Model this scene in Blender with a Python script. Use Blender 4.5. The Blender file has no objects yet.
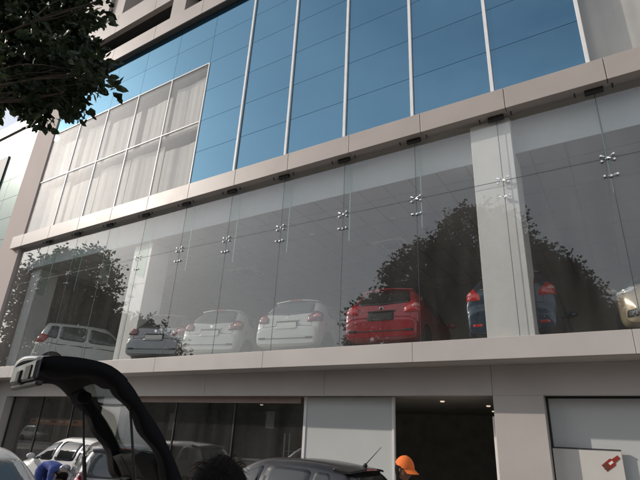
import bpy, bmesh, math, random
from mathutils import Vector, Matrix
from mathutils.bvhtree import BVHTree
R = random.Random(11)
scn = bpy.context.scene
COL = scn.collection
PI = math.pi

# ------------------------------------------------------------------ helpers
def tag(o, label=None, cat=None, group=None, kind=None):
    if label: o['label'] = label
    if cat: o['category'] = cat
    if group: o['group'] = group
    if kind: o['kind'] = kind
    return o

def thing(name, label, cat, loc=(0, 0, 0), rz=0, group=None):
    o = bpy.data.objects.new(name, None); COL.objects.link(o)
    o.location = loc; o.rotation_euler = (0, 0, rz); o.empty_display_size = .2
    return tag(o, label, cat, group)

def mkobj(name, me, m, parent=None, smooth=False):
    o = bpy.data.objects.new(name, me); COL.objects.link(o)
    if m is not None:
        for mm in (m if isinstance(m, (list, tuple)) else [m]): me.materials.append(mm)
    if parent: o.parent = parent
    if smooth:
        me.polygons.foreach_set('use_smooth', [True] * len(me.polygons))
    return o

class MB:
    def __init__(s): s.v = []; s.f = []
    def box(s, x0, y0, z0, x1, y1, z1):
        b = len(s.v)
        s.v += [(x0,y0,z0),(x1,y0,z0),(x1,y1,z0),(x0,y1,z0),(x0,y0,z1),(x1,y0,z1),(x1,y1,z1),(x0,y1,z1)]
        s.f += [tuple(b+i for i in q) for q in ((0,3,2,1),(4,5,6,7),(0,1,5,4),(1,2,6,5),(2,3,7,6),(3,0,4,7))]
        return s
    def tube(s, pts, r, n=8, cap=True):
        pts = [Vector(p) for p in pts]; b0 = len(s.v)
        rr = r if isinstance(r, (list, tuple)) else [r] * len(pts)
        ref = Vector((.13, .31, .94)).normalized()
        for i, p in enumerate(pts):
            d = (pts[min(i+1, len(pts)-1)] - pts[max(i-1, 0)]).normalized()
            if abs(d.dot(ref)) > .95: ref = Vector((1, .1, 0)).normalized()
            a = d.cross(ref).normalized(); c = d.cross(a)
            for k in range(n):
                t = 2*PI*k/n
                s.v.append(tuple(p + (a*math.cos(t) + c*math.sin(t)) * rr[i]))
        for i in range(len(pts)-1):
            for k in range(n):
                a = b0+i*n+k; b = b0+i*n+(k+1) % n
                s.f.append((a, b, b+n, a+n))
        if cap:
            s.f.append(tuple(b0+k for k in range(n))[::-1])
            s.f.append(tuple(b0+(len(pts)-1)*n+k for k in range(n)))
        return s
    def lathe(s, prof, n=24, axis='y', c=(0, 0, 0)):
        """prof: (radius, along)"""
        b0 = len(s.v)
        for r, h in prof:
            for k in range(n):
                t = 2*PI*k/n; a, b = r*math.cos(t), r*math.sin(t)
                p = {'y': (a, h, b), 'z': (a, b, h), 'x': (h, a, b)}[axis]
                s.v.append((p[0]+c[0], p[1]+c[1], p[2]+c[2]))
        for i in range(len(prof)-1):
            for k in range(n):
                a = b0+i*n+k; b = b0+i*n+(k+1) % n
                s.f.append((a, b, b+n, a+n))
        s.f.append(tuple(b0+k for k in range(n)))
        s.f.append(tuple(b0+(len(prof)-1)*n+k for k in range(n)))
        return s
    def build(s, name, m, parent=None, smooth=False, bevel=0):
        me = bpy.data.meshes.new(name); me.from_pydata(s.v, [], s.f); me.update()
        bm = bmesh.new(); bm.from_mesh(me); bmesh.ops.recalc_face_normals(bm, faces=bm.faces); bm.to_mesh(me); bm.free()
        o = mkobj(name, me, m, parent, smooth)
        if bevel:
            md = o.modifiers.new('bevel', 'BEVEL'); md.width = bevel; md.segments = 2; md.limit_method = 'ANGLE'
        return o

def catmull(pts, n):
    out = []; P = [tuple(p) for p in pts]
    for i in range(len(P)-1):
        p0 = P[max(i-1, 0)]; p1 = P[i]; p2 = P[i+1]; p3 = P[min(i+2, len(P)-1)]
        for k in range(n):
            t = k/n
            out.append(tuple(.5*((2*b) + (c-a)*t + (2*a-5*b+4*c-d)*t*t + (-a+3*b-3*c+d)*t**3) for a, b, c, d in zip(p0, p1, p2, p3)))
    out.append(P[-1]); return out

def lerpt(tab, x):
    if x <= tab[0][0]: return tab[0][1]
    for (a, b), (c, d) in zip(tab, tab[1:]):
        if x <= c:
            t = (x-a)/(c-a); t = t*t*(3-2*t)*.5 + t*.5
            return b + (d-b)*t
    return tab[-1][1]

# ------------------------------------------------------------------ materials
def newmat(name):
    m = bpy.data.materials.new(name); m.use_nodes = True
    nt = m.node_tree; b = nt.nodes['Principled BSDF']
    return m, nt, b

def mat(name, col, rough=.5, metal=0, spec=.5, noise=0, nscale=3., bump=0, bscale=40., coat=0, emit=0, stretch=None):
    m, nt, b = newmat(name); N = nt.nodes; L = nt.links
    b.inputs['Base Color'].default_value = (*col, 1); b.inputs['Roughness'].default_value = rough
    b.inputs['Metallic'].default_value = metal; b.inputs['Specular IOR Level'].default_value = spec
    b.inputs['Coat Weight'].default_value = coat; b.inputs['Coat Roughness'].default_value = .04
    if emit:
        b.inputs['Emission Color'].default_value = (*col, 1); b.inputs['Emission Strength'].default_value = emit
    tc = N.new('ShaderNodeTexCoord'); mp = N.new('ShaderNodeMapping'); L.new(tc.outputs['Object'], mp.inputs['Vector'])
    if stretch: mp.inputs['Scale'].default_value = stretch
    if noise:
        n = N.new('ShaderNodeTexNoise'); n.inputs['Scale'].default_value = nscale; n.inputs['Detail'].default_value = 7
        L.new(mp.outputs[0], n.inputs['Vector'])
        mr = N.new('ShaderNodeMapRange'); mr.inputs[1].default_value = .3; mr.inputs[2].default_value = .7
        mr.inputs[3].default_value = 1-noise; mr.inputs[4].default_value = 1+noise
        L.new(n.outputs[0], mr.inputs[0])
        mx = N.new('ShaderNodeVectorMath'); mx.operation = 'SCALE'; mx.inputs[0].default_value = col
        L.new(mr.outputs[0], mx.inputs['Scale']); L.new(mx.outputs[0], b.inputs['Base Color'])
        mr2 = N.new('ShaderNodeMapRange'); mr2.inputs[3].default_value = max(rough-.1, .02); mr2.inputs[4].default_value = min(rough+.12, 1)
        L.new(n.outputs[0], mr2.inputs[0]); L.new(mr2.outputs[0], b.inputs['Roughness'])
    if bump:
        n2 = N.new('ShaderNodeTexNoise'); n2.inputs['Scale'].default_value = bscale; n2.inputs['Detail'].default_value = 4
        L.new(mp.outputs[0], n2.inputs['Vector'])
        bp = N.new('ShaderNodeBump'); bp.inputs['Strength'].default_value = 1; bp.inputs['Distance'].default_value = bump
        L.new(n2.outputs[0], bp.inputs['Height']); L.new(bp.outputs[0], b.inputs['Normal'])
    return m

def glass_mat(name, tint=(.86, .88, .87), f0=.05, rough=0., gcol=(1, 1, 1), wave=0, wscale=1.5, dirt=0):
    """clear sheet glass: straight-through transparency + facing dependent reflection"""
    m, nt, b = newmat(name); N = nt.nodes; L = nt.links; N.remove(b)
    out = N['Material Output']
    lw = N.new('ShaderNodeLayerWeight'); lw.inputs['Blend'].default_value = .5
    pw = N.new('ShaderNodeMath'); pw.operation = 'POWER'; pw.inputs[1].default_value = 5
    L.new(lw.outputs['Facing'], pw.inputs[0])
    ma = N.new('ShaderNodeMath'); ma.operation = 'MULTIPLY_ADD'; ma.inputs[1].default_value = 1-f0; ma.inputs[2].default_value = f0
    L.new(pw.outputs[0], ma.inputs[0])
    tr = N.new('ShaderNodeBsdfTransparent'); tr.inputs[0].default_value = (*tint, 1)
    gl = N.new('ShaderNodeBsdfGlossy'); gl.inputs['Color'].default_value = (*gcol, 1); gl.inputs['Roughness'].default_value = rough
    if wave:
        tc = N.new('ShaderNodeTexCoord'); n = N.new('ShaderNodeTexNoise'); n.inputs['Scale'].default_value = wscale; n.inputs['Detail'].default_value = 1
        L.new(tc.outputs['Object'], n.inputs['Vector'])
        bp = N.new('ShaderNodeBump'); bp.inputs['Distance'].default_value = wave; L.new(n.outputs[0], bp.inputs['Height']); L.new(bp.outputs[0], gl.inputs['Normal'])
    mx = N.new('ShaderNodeMixShader'); L.new(ma.outputs[0], mx.inputs[0]); L.new(tr.outputs[0], mx.inputs[1]); L.new(gl.outputs[0], mx.inputs[2])
    last = mx
    if dirt:
        df = N.new('ShaderNodeBsdfDiffuse'); df.inputs[0].default_value = (.6, .58, .55, 1)
        tc2 = N.new('ShaderNodeTexCoord'); mp = N.new('ShaderNodeMapping'); mp.inputs['Scale'].default_value = (2.5, 2.5, .5)
        nn = N.new('ShaderNodeTexNoise'); nn.inputs['Scale'].default_value = 1.2; nn.inputs['Detail'].default_value = 6
        L.new(tc2.outputs['Object'], mp.inputs[0]); L.new(mp.outputs[0], nn.inputs[0])
        mr = N.new('ShaderNodeMapRange'); mr.inputs[1].default_value = .3; mr.inputs[2].default_value = .8; mr.inputs[3].default_value = dirt*.4; mr.inputs[4].default_value = dirt*1.6
        L.new(nn.outputs[0], mr.inputs[0])
        m2 = N.new('ShaderNodeMixShader'); L.new(mr.outputs[0], m2.inputs[0]); L.new(mx.outputs[0], m2.inputs[1]); L.new(df.outputs[0], m2.inputs[2]); last = m2
    L.new(last.outputs[0], out.inputs[0])
    return m

def coated_mat(name, gcol, base, f0, rough=.02, wave=.0012, wscale=.7, vary=.0):
    """solar-control glass: opaque dark body under a tinted mirror coating"""
    m, nt, b = newmat(name); N = nt.nodes; L = nt.links
    b.inputs['Base Color'].default_value = (*base, 1); b.inputs['Roughness'].default_value = .35; b.inputs['Specular IOR Level'].default_value = 0
    lw = N.new('ShaderNodeLayerWeight'); lw.inputs['Blend'].default_value = .5
    pw = N.new('ShaderNodeMath'); pw.operation = 'POWER'; pw.inputs[1].default_value = 4; L.new(lw.outputs['Facing'], pw.inputs[0])
    ma = N.new('ShaderNodeMath'); ma.operation = 'MULTIPLY_ADD'; ma.inputs[1].default_value = 1-f0; ma.inputs[2].default_value = f0; L.new(pw.outputs[0], ma.inputs[0])
    gl = N.new('ShaderNodeBsdfGlossy'); gl.inputs[0].default_value = (*gcol, 1); gl.inputs['Roughness'].default_value = rough
    tc = N.new('ShaderNodeTexCoord'); n = N.new('ShaderNodeTexNoise'); n.inputs['Scale'].default_value = wscale; n.inputs['Detail'].default_value = 2
    L.new(tc.outputs['Object'], n.inputs['Vector'])
    bp = N.new('ShaderNodeBump'); bp.inputs['Distance'].default_value = wave; L.new(n.outputs[0], bp.inputs['Height']); L.new(bp.outputs[0], gl.inputs['Normal'])
    if vary:
        oi = N.new('ShaderNodeObjectInfo'); mr = N.new('ShaderNodeMapRange'); mr.inputs[3].default_value = 1-vary; mr.inputs[4].default_value = 1+vary
        L.new(oi.outputs['Random'], mr.inputs[0])
        sc = N.new('ShaderNodeVectorMath'); sc.operation = 'SCALE'; sc.inputs[0].default_value = gcol; L.new(mr.outputs[0], sc.inputs['Scale']); L.new(sc.outputs[0], gl.inputs[0])
    mx = N.new('ShaderNodeMixShader'); L.new(ma.outputs[0], mx.inputs[0]); L.new(b.outputs[0], mx.inputs[1]); L.new(gl.outputs[0], mx.inputs[2])
    L.new(mx.outputs[0], N['Material Output'].inputs[0]); return m

def leaf_mat(name, c1, c2, trans=.35):
    m, nt, b = newmat(name); N = nt.nodes; L = nt.links
    g = N.new('ShaderNodeNewGeometry'); mx = N.new('ShaderNodeMix'); mx.data_type = 'RGBA'
    L.new(g.outputs['Random Per Island'], mx.inputs[0]); mx.inputs[6].default_value = (*c1, 1); mx.inputs[7].default_value = (*c2, 1)
    L.new(mx.outputs[2], b.inputs['Base Color']); b.inputs['Roughness'].default_value = .5; b.inputs['Specular IOR Level'].default_value = .35
    tl = N.new('ShaderNodeBsdfTranslucent'); L.new(mx.outputs[2], tl.inputs[0])
    ms = N.new('ShaderNodeMixShader'); ms.inputs[0].default_value = trans
    L.new(b.outputs[0], ms.inputs[1]); L.new(tl.outputs[0], ms.inputs[2]); L.new(ms.outputs[0], N['Material Output'].inputs[0]); return m

M = {}
M['clad'] = mat('beige_cladding', (.38, .335, .305), .42, noise=.05, nscale=1.1, bump=.0006, bscale=3)
M['cladlight'] = mat('pale_cladding', (.50, .465, .44), .45, noise=.05, nscale=1.3, bump=.0006, bscale=3)
M['joint'] = mat('dark_joint', (.03, .028, .027), .8)
M['plaster'] = mat('pinkish_plaster', (.44, .375, .35), .8, noise=.08, nscale=.8)
M['slab'] = mat('dark_concrete', (.12, .11, .105), .85, noise=.1)  # plain dark grey concrete, tone varied by noise
M['alu'] = mat('aluminium', (.74, .73, .72), .45, metal=0., noise=.06, nscale=4)
M['chrome'] = mat('chrome', (.85, .85, .86), .12, metal=1)
M['steel'] = mat('brushed_steel', (.6, .6, .61), .3, metal=1, noise=.05)
M['blackmetal'] = mat('black_metal', (.02, .02, .02), .5, noise=.1)
M['blue'] = coated_mat('blue_mirror_glass', (.25, .46, .625), (.012, .038, .062), .50, vary=.03)
M['seal'] = mat('glazing_seal', (.03, .05, .07), .6)
M['glass'] = glass_mat('showroom_glass', (.94, .95, .945), .062, wave=.0007, wscale=.8, dirt=.026)
M['finglass'] = glass_mat('fin_glass', (.86, .93, .90), .05)
M['finedge'] = mat('fin_edge', (.45, .52, .50), .25)
M['officeglass'] = glass_mat('office_glass', (.93, .93, .92), .05, wave=.0012, wscale=.7, dirt=.07)
M['darkglass'] = glass_mat('ground_floor_glass', (.78, .80, .79), .07, wave=.001, wscale=.9, dirt=.03)
M['curtain'] = mat('curtain_fabric', (.62, .61, .59), .9, noise=.05, nscale=2)
M['white'] = mat('white_paint', (.80, .78, .76), .5, noise=.03)
M['ceil'] = mat('ceiling_tile', (.44, .44, .43), .8, noise=.03)
M['bulk'] = mat('bulkhead_paint', (.60, .63, .65), .7, noise=.03)
M['tbar'] = mat('ceiling_grid', (.22, .22, .22), .6)
M['floor'] = mat('floor_tile', (.34, .33, .31), .2, noise=.06)
M['inwall'] = mat('interior_wall', (.30, .29, .28), .8, noise=.06)
M['darkwall'] = mat('dark_interior', (.36, .34, .30), .7, noise=.15)
M['frost'] = mat('frosted_white_panel', (.55, .57, .56), .22, noise=.03, nscale=1.2)
M['board'] = mat('white_board', (.62, .61, .57), .35, noise=.03)
M['asphalt'] = mat('asphalt', (.055, .055, .055), .9, noise=.25, nscale=2.5, bump=.004, bscale=120)
M['paver'] = mat('paver', (.22, .20, .185), .85, noise=.2, nscale=2, bump=.003, bscale=60)
M['kerb'] = mat('kerb_concrete', (.33, .32, .30), .85, noise=.15)
M['roadpaint'] = mat('road_paint', (.7, .7, .68), .7, noise=.15)
M['dirt'] = mat('dusty_ground', (.20, .16, .12), .95, noise=.25, nscale=.6)
M['bark'] = mat('bark', (.09, .07, .055), .9, noise=.3, nscale=6, bump=.012, bscale=14, stretch=(1, 1, .25))
M['palebark'] = mat('pale_bark', (.34, .31, .27), .85, noise=.25, nscale=3, bump=.008, bscale=12, stretch=(1, 1, .3))
M['leaf'] = leaf_mat('leaf_dark', (.012, .022, .010), (.04, .06, .022), .2)
M['leaf2'] = leaf_mat('leaf_mid', (.030, .045, .018), (.075, .09, .04), .3)
M['leaf3'] = leaf_mat('leaf_pale', (.10, .11, .06), (.20, .20, .13), .3)
M['neigh'] = coated_mat('pale_spandrel_glass', (.34, .39, .38), (.24, .28, .27), .08, rough=.3)
M['orange'] = mat('orange_sign', (.55, .17, .03), .6, noise=.1)
M['tyre'] = mat('tyre_rubber', (.018, .018, .018), .8, bump=.001, bscale=90)
M['rim'] = mat('alloy_rim', (.45, .45, .46), .3, metal=.85)
M['carglass'] = mat('car_window', (.018, .02, .02), .04, spec=.9)
M['carglass_pale'] = mat('car_window_pale', (.10, .11, .11), .05, spec=.9)
M['lipgrey'] = mat('lip_grey', (.06, .06, .062), .35, noise=.15, nscale=8)
M['lining'] = mat('tailgate_lining', (.010, .010, .011), .85, spec=.12, noise=.1)
M['blacktrim'] = mat('black_trim', (.018, .018, .019), .45, noise=.1, nscale=9)
M['redlamp'] = mat('red_lamp', (.55, .02, .025), .08, spec=.7, coat=1)
M['maroonlamp'] = mat('maroon_lamp', (.16, .015, .02), .1, spec=.7, coat=1)
M['redlampin'] = mat('lamp_reflector', (.80, .35, .33), .2, spec=.7)
M['clearlamp'] = mat('clear_lamp', (.62, .62, .60), .08, spec=.8, coat=1)
M['plate'] = mat('number_plate', (.68, .68, .64), .4, noise=.05)
M['skin'] = mat('skin', (.20, .105, .065), .55, noise=.06, nscale=12)
M['hair'] = mat('black_hair', (.006, .005, .005), .75, spec=.12, noise=.2, nscale=40, bump=.006, bscale=60, stretch=(1, 1, .15))
M['cap'] = mat('orange_cap', (.80, .17, .025), .8, noise=.06, nscale=20, bump=.001, bscale=200)
M['darkshirt'] = mat('navy_shirt', (.018, .018, .035), .85, noise=.2, nscale=8, bump=.003, bscale=15)
M['blueshirt'] = mat('blue_shirt', (.045, .075, .27), .85, noise=.15, nscale=8, bump=.004, bscale=12)
M['maroon'] = mat('maroon_shirt', (.10, .012, .012), .85, noise=.2, nscale=8, bump=.003, bscale=15)
M['jeans'] = mat('jeans', (.03, .04, .07), .9, noise=.2)
M['logored'] = mat('logo_red', (.30, .03, .02), .5)
M['logobrown'] = mat('logo_brown', (.14, .05, .03), .5)
M['litlamp'] = mat('downlight', (1, .85, .65), .5, emit=.6)
def paint(name, col, metal=0, rough=.3):
    return mat(name, col, rough, metal=metal, coat=1, noise=.02, nscale=2)
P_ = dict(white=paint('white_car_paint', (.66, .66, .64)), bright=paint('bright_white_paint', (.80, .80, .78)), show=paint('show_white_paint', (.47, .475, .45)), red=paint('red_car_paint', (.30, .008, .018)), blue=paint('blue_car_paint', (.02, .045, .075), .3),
          silver=paint('silver_car_paint', (.36, .36, .37), .5), beige=paint('beige_car_paint', (.45, .37, .26), .35), black=mat('black_car_paint', (.012, .011, .014), .3, coat=.5),
          grey=paint('grey_car_paint', (.20, .20, .21), .5))

# ------------------------------------------------------------------ camera (solved from the vanishing points)
cam = bpy.data.cameras.new('camera'); co = bpy.data.objects.new('camera', cam); COL.objects.link(co)
cam.sensor_width = 36; cam.lens = 485/640*36; cam.clip_end = 3000; cam.clip_start = .05
ax = Vector((0.85239684, 0.52078085, 0.04697798)); ay = Vector((0.16111965, -0.34705739, 0.92390023)); az = Vector((0.49745359, -0.77996056, -0.37973865))
mw = Matrix((ax, ay, az)).transposed().to_4x4(); mw.translation = (0, 0, 1.75)
co.matrix_world = mw; scn.camera = co

# ------------------------------------------------------------------ light
S = Vector((-2.2, -1.0, 1.3)).normalized()
sun = bpy.data.lights.new('sun', 'SUN'); so = bpy.data.objects.new('sun', sun); COL.objects.link(so)
sun.energy = 2.4; sun.angle = math.radians(.6); sun.color = (1, .90, .80)
so.rotation_euler = S.to_track_quat('Z', 'Y').to_euler(); so.location = S*40
w = bpy.data.worlds.new('World'); scn.world = w; w.use_nodes = True
nt = w.node_tree; bg = nt.nodes['Background']; sk = nt.nodes.new('ShaderNodeTexSky'); sk.sky_type = 'NISHITA'; sk.sun_disc = False
sk.sun_elevation = math.asin(S.z); sk.sun_rotation = math.atan2(S.x, S.y)
sk.air_density = 1.4; sk.dust_density = 1.6; sk.ozone_density = 2.5; sk.altitude = 200
hs = nt.nodes.new('ShaderNodeHueSaturation'); hs.inputs['Saturation'].default_value = .48
tn = nt.nodes.new('ShaderNodeMix'); tn.data_type = 'RGBA'; tn.blend_type = 'MULTIPLY'; tn.inputs[0].default_value = 1; tn.inputs[7].default_value = (1.0, .985, .985, 1)
nt.links.new(sk.outputs[0], hs.inputs['Color']); nt.links.new(hs.outputs[0], tn.inputs[6]); bg.inputs[1].default_value = .128
# thin, soft cloud added to the sky to vary the glass reflections
wc = nt.nodes.new('ShaderNodeTexCoord'); wm = nt.nodes.new('ShaderNodeMapping'); wm.inputs['Scale'].default_value = (1, 1, 2.2)
wn = nt.nodes.new('ShaderNodeTexNoise'); wn.inputs['Scale'].default_value = 1.7; wn.inputs['Detail'].default_value = 5; wn.inputs['Roughness'].default_value = .55
wr = nt.nodes.new('ShaderNodeMapRange'); wr.inputs[1].default_value = .38; wr.inputs[2].default_value = .72; wr.inputs[3].default_value = 0; wr.inputs[4].default_value = .6
wx = nt.nodes.new('ShaderNodeMix'); wx.data_type = 'RGBA'; wx.inputs[7].default_value = (6.6, 6.6, 6.8, 1)
nt.links.new(wc.outputs['Generated'], wm.inputs[0]); nt.links.new(wm.outputs[0], wn.inputs[0]); nt.links.new(wn.outputs[0], wr.inputs[0]); nt.links.new(wr.outputs[0], wx.inputs[0])
nt.links.new(tn.outputs[2], wx.inputs[6]); nt.links.new(wx.outputs[2], bg.inputs[0])
scn.view_settings.view_transform = 'Standard'; scn.view_settings.look = 'None'; scn.view_settings.gamma = 1; scn.view_settings.use_curve_mapping = False
scn.view_settings.exposure = 0.38

# ------------------------------------------------------------------ ground
def struct(name, mb, m): return tag(mb.build(name, m), kind='structure')
struct('ground', MB().box(-1500, -1500, -.6, 1500, 1500, -.20), M['dirt'])
struct('road', MB().box(-300, -12.5, -.195, 200, -5.0, -.12), M['asphalt'])
struct('forecourt', MB().box(-60, -4.8, -.19, 40, 9.6, 0), M['paver'])
mb = MB(); x = -60
while x < 40: mb.box(x, -4.98, -.19, x+.98, -4.81, .02); x += 1
struct('kerb', mb, M['kerb'])
mb = MB(); x = -250
while x < 180: mb.box(x, -8.8, -.121, x+3, -8.65, -.116); x += 7
struct('road_marking', mb, M['roadpaint'])
struct('far_pavement', MB().box(-300, -16, -.19, 200, -12.6, .0), M['kerb'])

# ------------------------------------------------------------------ the showroom building
XS = [.31 - 1.823*k for k in range(-4, 12)]          # seams, right to left  (7.6 ... -19.74)
XL, XR = -19.86, 7.6
B = thing('showroom_building', 'large car showroom building with blue mirror glass above a long display window and beige cladding', 'building', (-6, 9.6, 0))
def bpart(name, mb, m, **k):
    o = mb.build(name, m, None, **k); o.parent = B; o.matrix_parent_inverse = Matrix.Translation((6, -9.6, 0)); return o

def bparts(name, boxes, m, **k):
    for b in boxes: bpart(name, MB().box(*b), m, **k)
def panel_run(x0, x1, step, y0, y1, z0, z1, gap=.012, start=None):
    mb = MB(); x = start if start is not None else x0
    cuts = [x0]
    while x < x1:
        if x > x0+.1: cuts.append(x)
        x += step
    if x1-cuts[-1] < .1: cuts.pop()
    cuts.append(x1)
    for a, b in zip(cuts, cuts[1:]): mb.box(a+gap/2, y0, z0, b-gap/2, y1, z1)
    return mb
# fascia between blue glass and display window
bpart('upper_fascia', panel_run(-20.35, XR, 1.823, 8.8, 8.95, 8.21, 8.72, start=.55-1.823*11), M['clad'], bevel=.006)
bpart('fascia_core', MB().box(-20.3, 8.82, 8.235, XR, 8.97, 8.70), M['joint'])
bpart('fascia_soffit', MB().box(-20.3, 8.951, 8.22, XR, 9.5, 8.26), M['clad'])
bpart('fascia_capping', MB().box(-20.3, 8.951, 8.69, XR, 9.12, 8.72), M['clad'])
bpart('floor_slab', MB().box(-19.9, 9.3, 8.262, XR, 18.2, 8.80), M['slab'])
# ledge
bpart('ledge', panel_run(-19.86, XR, 3.646, 8.98, 9.45, 3.20, 3.58, gap=.006, start=.31-3.646*5-.15), M['cladlight'], bevel=.005)
bpart('ledge_core', MB().box(-19.85, 9.0, 3.22, XR, 9.64, 3.56), M['joint'])
bpart('ledge_soffit', MB().box(-19.85, 9.02, 3.195, XR, 9.66, 3.219), M['cladlight'])
bpart('lower_fascia', panel_run(-19.86, XR, 3.646, 9.65, 9.8, 2.65, 3.194, gap=.006, start=-2.2-3.646*4), M['cladlight'], bevel=.004)
bpart('lower_fascia_core', MB().box(-19.85, 9.67, 2.67, XR, 9.83, 3.19), M['joint'])
# ground columns
for (x0, x1) in ((-19.86, -19.1), (-13.55, -12.7), (-2.2, -1.34), (5.6, 6.4)):
    bpart('ground_column', MB().box(x0, 9.645, 0, x1, 10.35, 2.6495), M['cladlight'], bevel=.006)
# left fin
bpart('side_fin', MB().box(-21.45, 8.95, 0, -19.87, 9.9, 16.08), M['plaster'], bevel=.01)
# mid showroom storey interior
bpart('display_floor', MB().box(-19.9, 9.46, 3.30, XR, 18.2, 3.50), M['floor'])
bpart('ceiling', MB().box(-19.85, 9.42, 7.46, XR, 18.0, 7.50), M['ceil'])
g = MB(); x = -19.5
while x < XR: g.box(x, 9.45, 7.452, x+.025, 18, 7.459); x += .66
y = 10.05
while y < 18: g.box(-19.8, y, 7.4525, XR, y+.022, 7.4585); y += .66*2
bpart('ceiling_grid', g, M['tbar'])
bpart('bulkhead', MB().box(-19.85, 9.40, 7.455, XR, 9.419, 8.215), M['bulk'])
bpart('rear_wall', MB().box(-19.9, 18.0, 3.5, XR, 18.2, 8.26), M['inwall'])
bpart('end_wall', MB().box(-19.86, 10.6, 3.5, -19.75, 18.0, 7.45), M['inwall'])
bpart('end_wall', MB().box(XR+.001, 9.3, 0, XR+.2, 18.2, 8.26), M['inwall'])
for (x0, x1, y0) in ((-13.4, -12.55, 9.55), (-2.09, -1.27, 9.12), (-19.7, -19.1, 9.6), (5.65, 6.4, 9.45)):
    bpart('interior_column', MB().box(x0, y0, 3.5, x1, y0+.75, 7.4515 if y0 > 9.4 else 8.21), M['white'], bevel=.008)
for (cx, cy) in ((1.95, 14.9), (-5.6, 13.0), (-11.6, 13.2)):
    c = bpart('air_conditioner_cassette', MB().box(cx-.5, cy-.5, 7.40, cx+.5, cy+.5, 7.451), M['white'], bevel=.03)
    mb = MB()
    mb.box(cx-.24, cy-.24, 7.39, cx+.24, cy+.24, 7.3995)
    for sx in (-1, 1): mb.box(cx+sx*.38-.04, cy-.36, 7.39, cx+sx*.38+.04, cy+.36, 7.3995); mb.box(cx-.3, cy+sx*.38-.03, 7.391, cx+.3, cy+sx*.38+.03, 7.3993)
    v = mb.build('vent', M['blackmetal'], c)
for i in range(9):
    x = -18 + i*2.64; bpart('downlight', MB().lathe([(.07, 7.440), (.085, 7.4515)], 16, 'z', (x, 11.2 + (i % 2)*.0, 0)), M['alu'])
# display window panes, glass fins, spider fittings, clamps
seams = sorted(XS)
edges = [XL] + [s for s in seams if s > XL+.3]
if edges[-1] < XR-.2: edges.append(XR)
for a, b in zip(edges, edges[1:]):
    for z0, z1 in ((3.581, 6.695), (6.705, 8.219)):
        bpart('display_window_pane', MB().box(a+.005, 9.05, z0, b-.005, 9.062, z1), M['glass'])
def spider(x, z, four=True):
    mb = MB(); mb.tube([(x, 9.10, z), (x, 9.02, z)], .022, 10)
    offs = [(-.10, .055), (.10, .055), (-.10, -.055), (.10, -.055)] if four else [(-.10, .01), (.10, .01)]
    for dx, dz in offs:
        mb.tube([(x, 9.03, z), (x+dx*.5, 9.005, z+dz*.5), (x+dx, 9.02, z+dz)], [.011, .009, .008], 6)
        mb.tube([(x+dx, 9.046, z+dz), (x+dx, 9.010, z+dz)], .019, 12)
    return bpart('spider_fitting', mb, M['chrome'], smooth=False)
for s in edges[1:-1]:
    if abs(s+1.51) > .1: bpart('glass_fin', MB().box(s-.008, 9.064, 6.15, s+.008, 9.37, 8.218), M['finglass'])
    if abs(s+1.51) > .1: bpart('fin_edge', MB().box(s-.009, 9.3705, 6.15, s+.009, 9.379, 8.218), M['finedge'])
    spider(s, 6.70); spider(s, 6.33, False)
    c = MB().box(s-.16, 8.98, 8.125, s+.16, 9.045, 8.2185)
    c.tube([(s-.12, 8.97, 8.16), (s-.12, 9.05, 8.16)], .022, 8).tube([(s+.12, 8.97, 8.16), (s+.12, 9.05, 8.16)], .022, 8)
    c = bpart('clamp_bracket', c, M['blackmetal'])
    for dx in (-.33, .31): MB().tube([(s+dx, 8.975, 8.2185), (s+dx, 9.02, 8.15)], .014, 6).build('bolt', M['blackmetal'], c)
    bpart('pane_seal', MB().box(s-.0045, 9.0515, 3.582, s+.0045, 9.0605, 8.218), M['seal'])
bpart('pane_seal', MB().box(XL, 9.0517, 6.6955, XR, 9.0603, 6.7045), M['seal'])

# ---- upper storeys: blue mirror glass, office windows
XO = seams[[i for i, s in enumerate(seams) if abs(s+10.63) < .3][0]]   # left edge of full-height blue glass
Zs = [8.76, 9.98, 11.19, 12.40, 13.62, 14.83, 16.06]
def pane(name, a, b, z0, z1, m, y=9.0):
    return bpart(name, MB().box(a+.006, y, z0+.006, b-.006, y+.02, z1-.006), m)
XB = [s for s in seams if XO-.1 < s < .4]
for a, b in zip(XB, XB[1:]):
    for z0, z1 in zip(Zs, Zs[1:]): pane('blue_glass_panel', a, b, z0, z1, M['blue'])
XW = [XL+.02] + [s for s in seams if XL+.3 < s < XO+.1]
for a, b in zip(XW, XW[1:]):
    for z0, z1 in zip(Zs[4:], Zs[5:]): pane('blue_glass_panel', a, b, z0, z1, M['blue'])
    for z0, z1 in ((8.76, 11.19), (11.19, 13.62)):
        pane('office_window_pane', a, b, z0, z1, M['officeglass'])
XE = [s for s in seams if s > .2]
for a, b in zip(XE, XE[1:]):
    for z0, z1 in ((8.76, 11.19), (11.19, 13.62)): pane('office_window_pane', a, b, z0, z1, M['officeglass'])
    for z0, z1 in zip(Zs[4:], Zs[5:]): pane('blue_glass_panel', a, b, z0, z1, M['blue'])
bparts('glazing_backing', ((XL, 9.022, 13.60, XO, 9.10, 16.06), (XO, 9.022, 8.73, XE[0], 9.10, 16.06), (XE[0], 9.022, 13.60, XR, 9.10, 16.06)), M['seal'])
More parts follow.
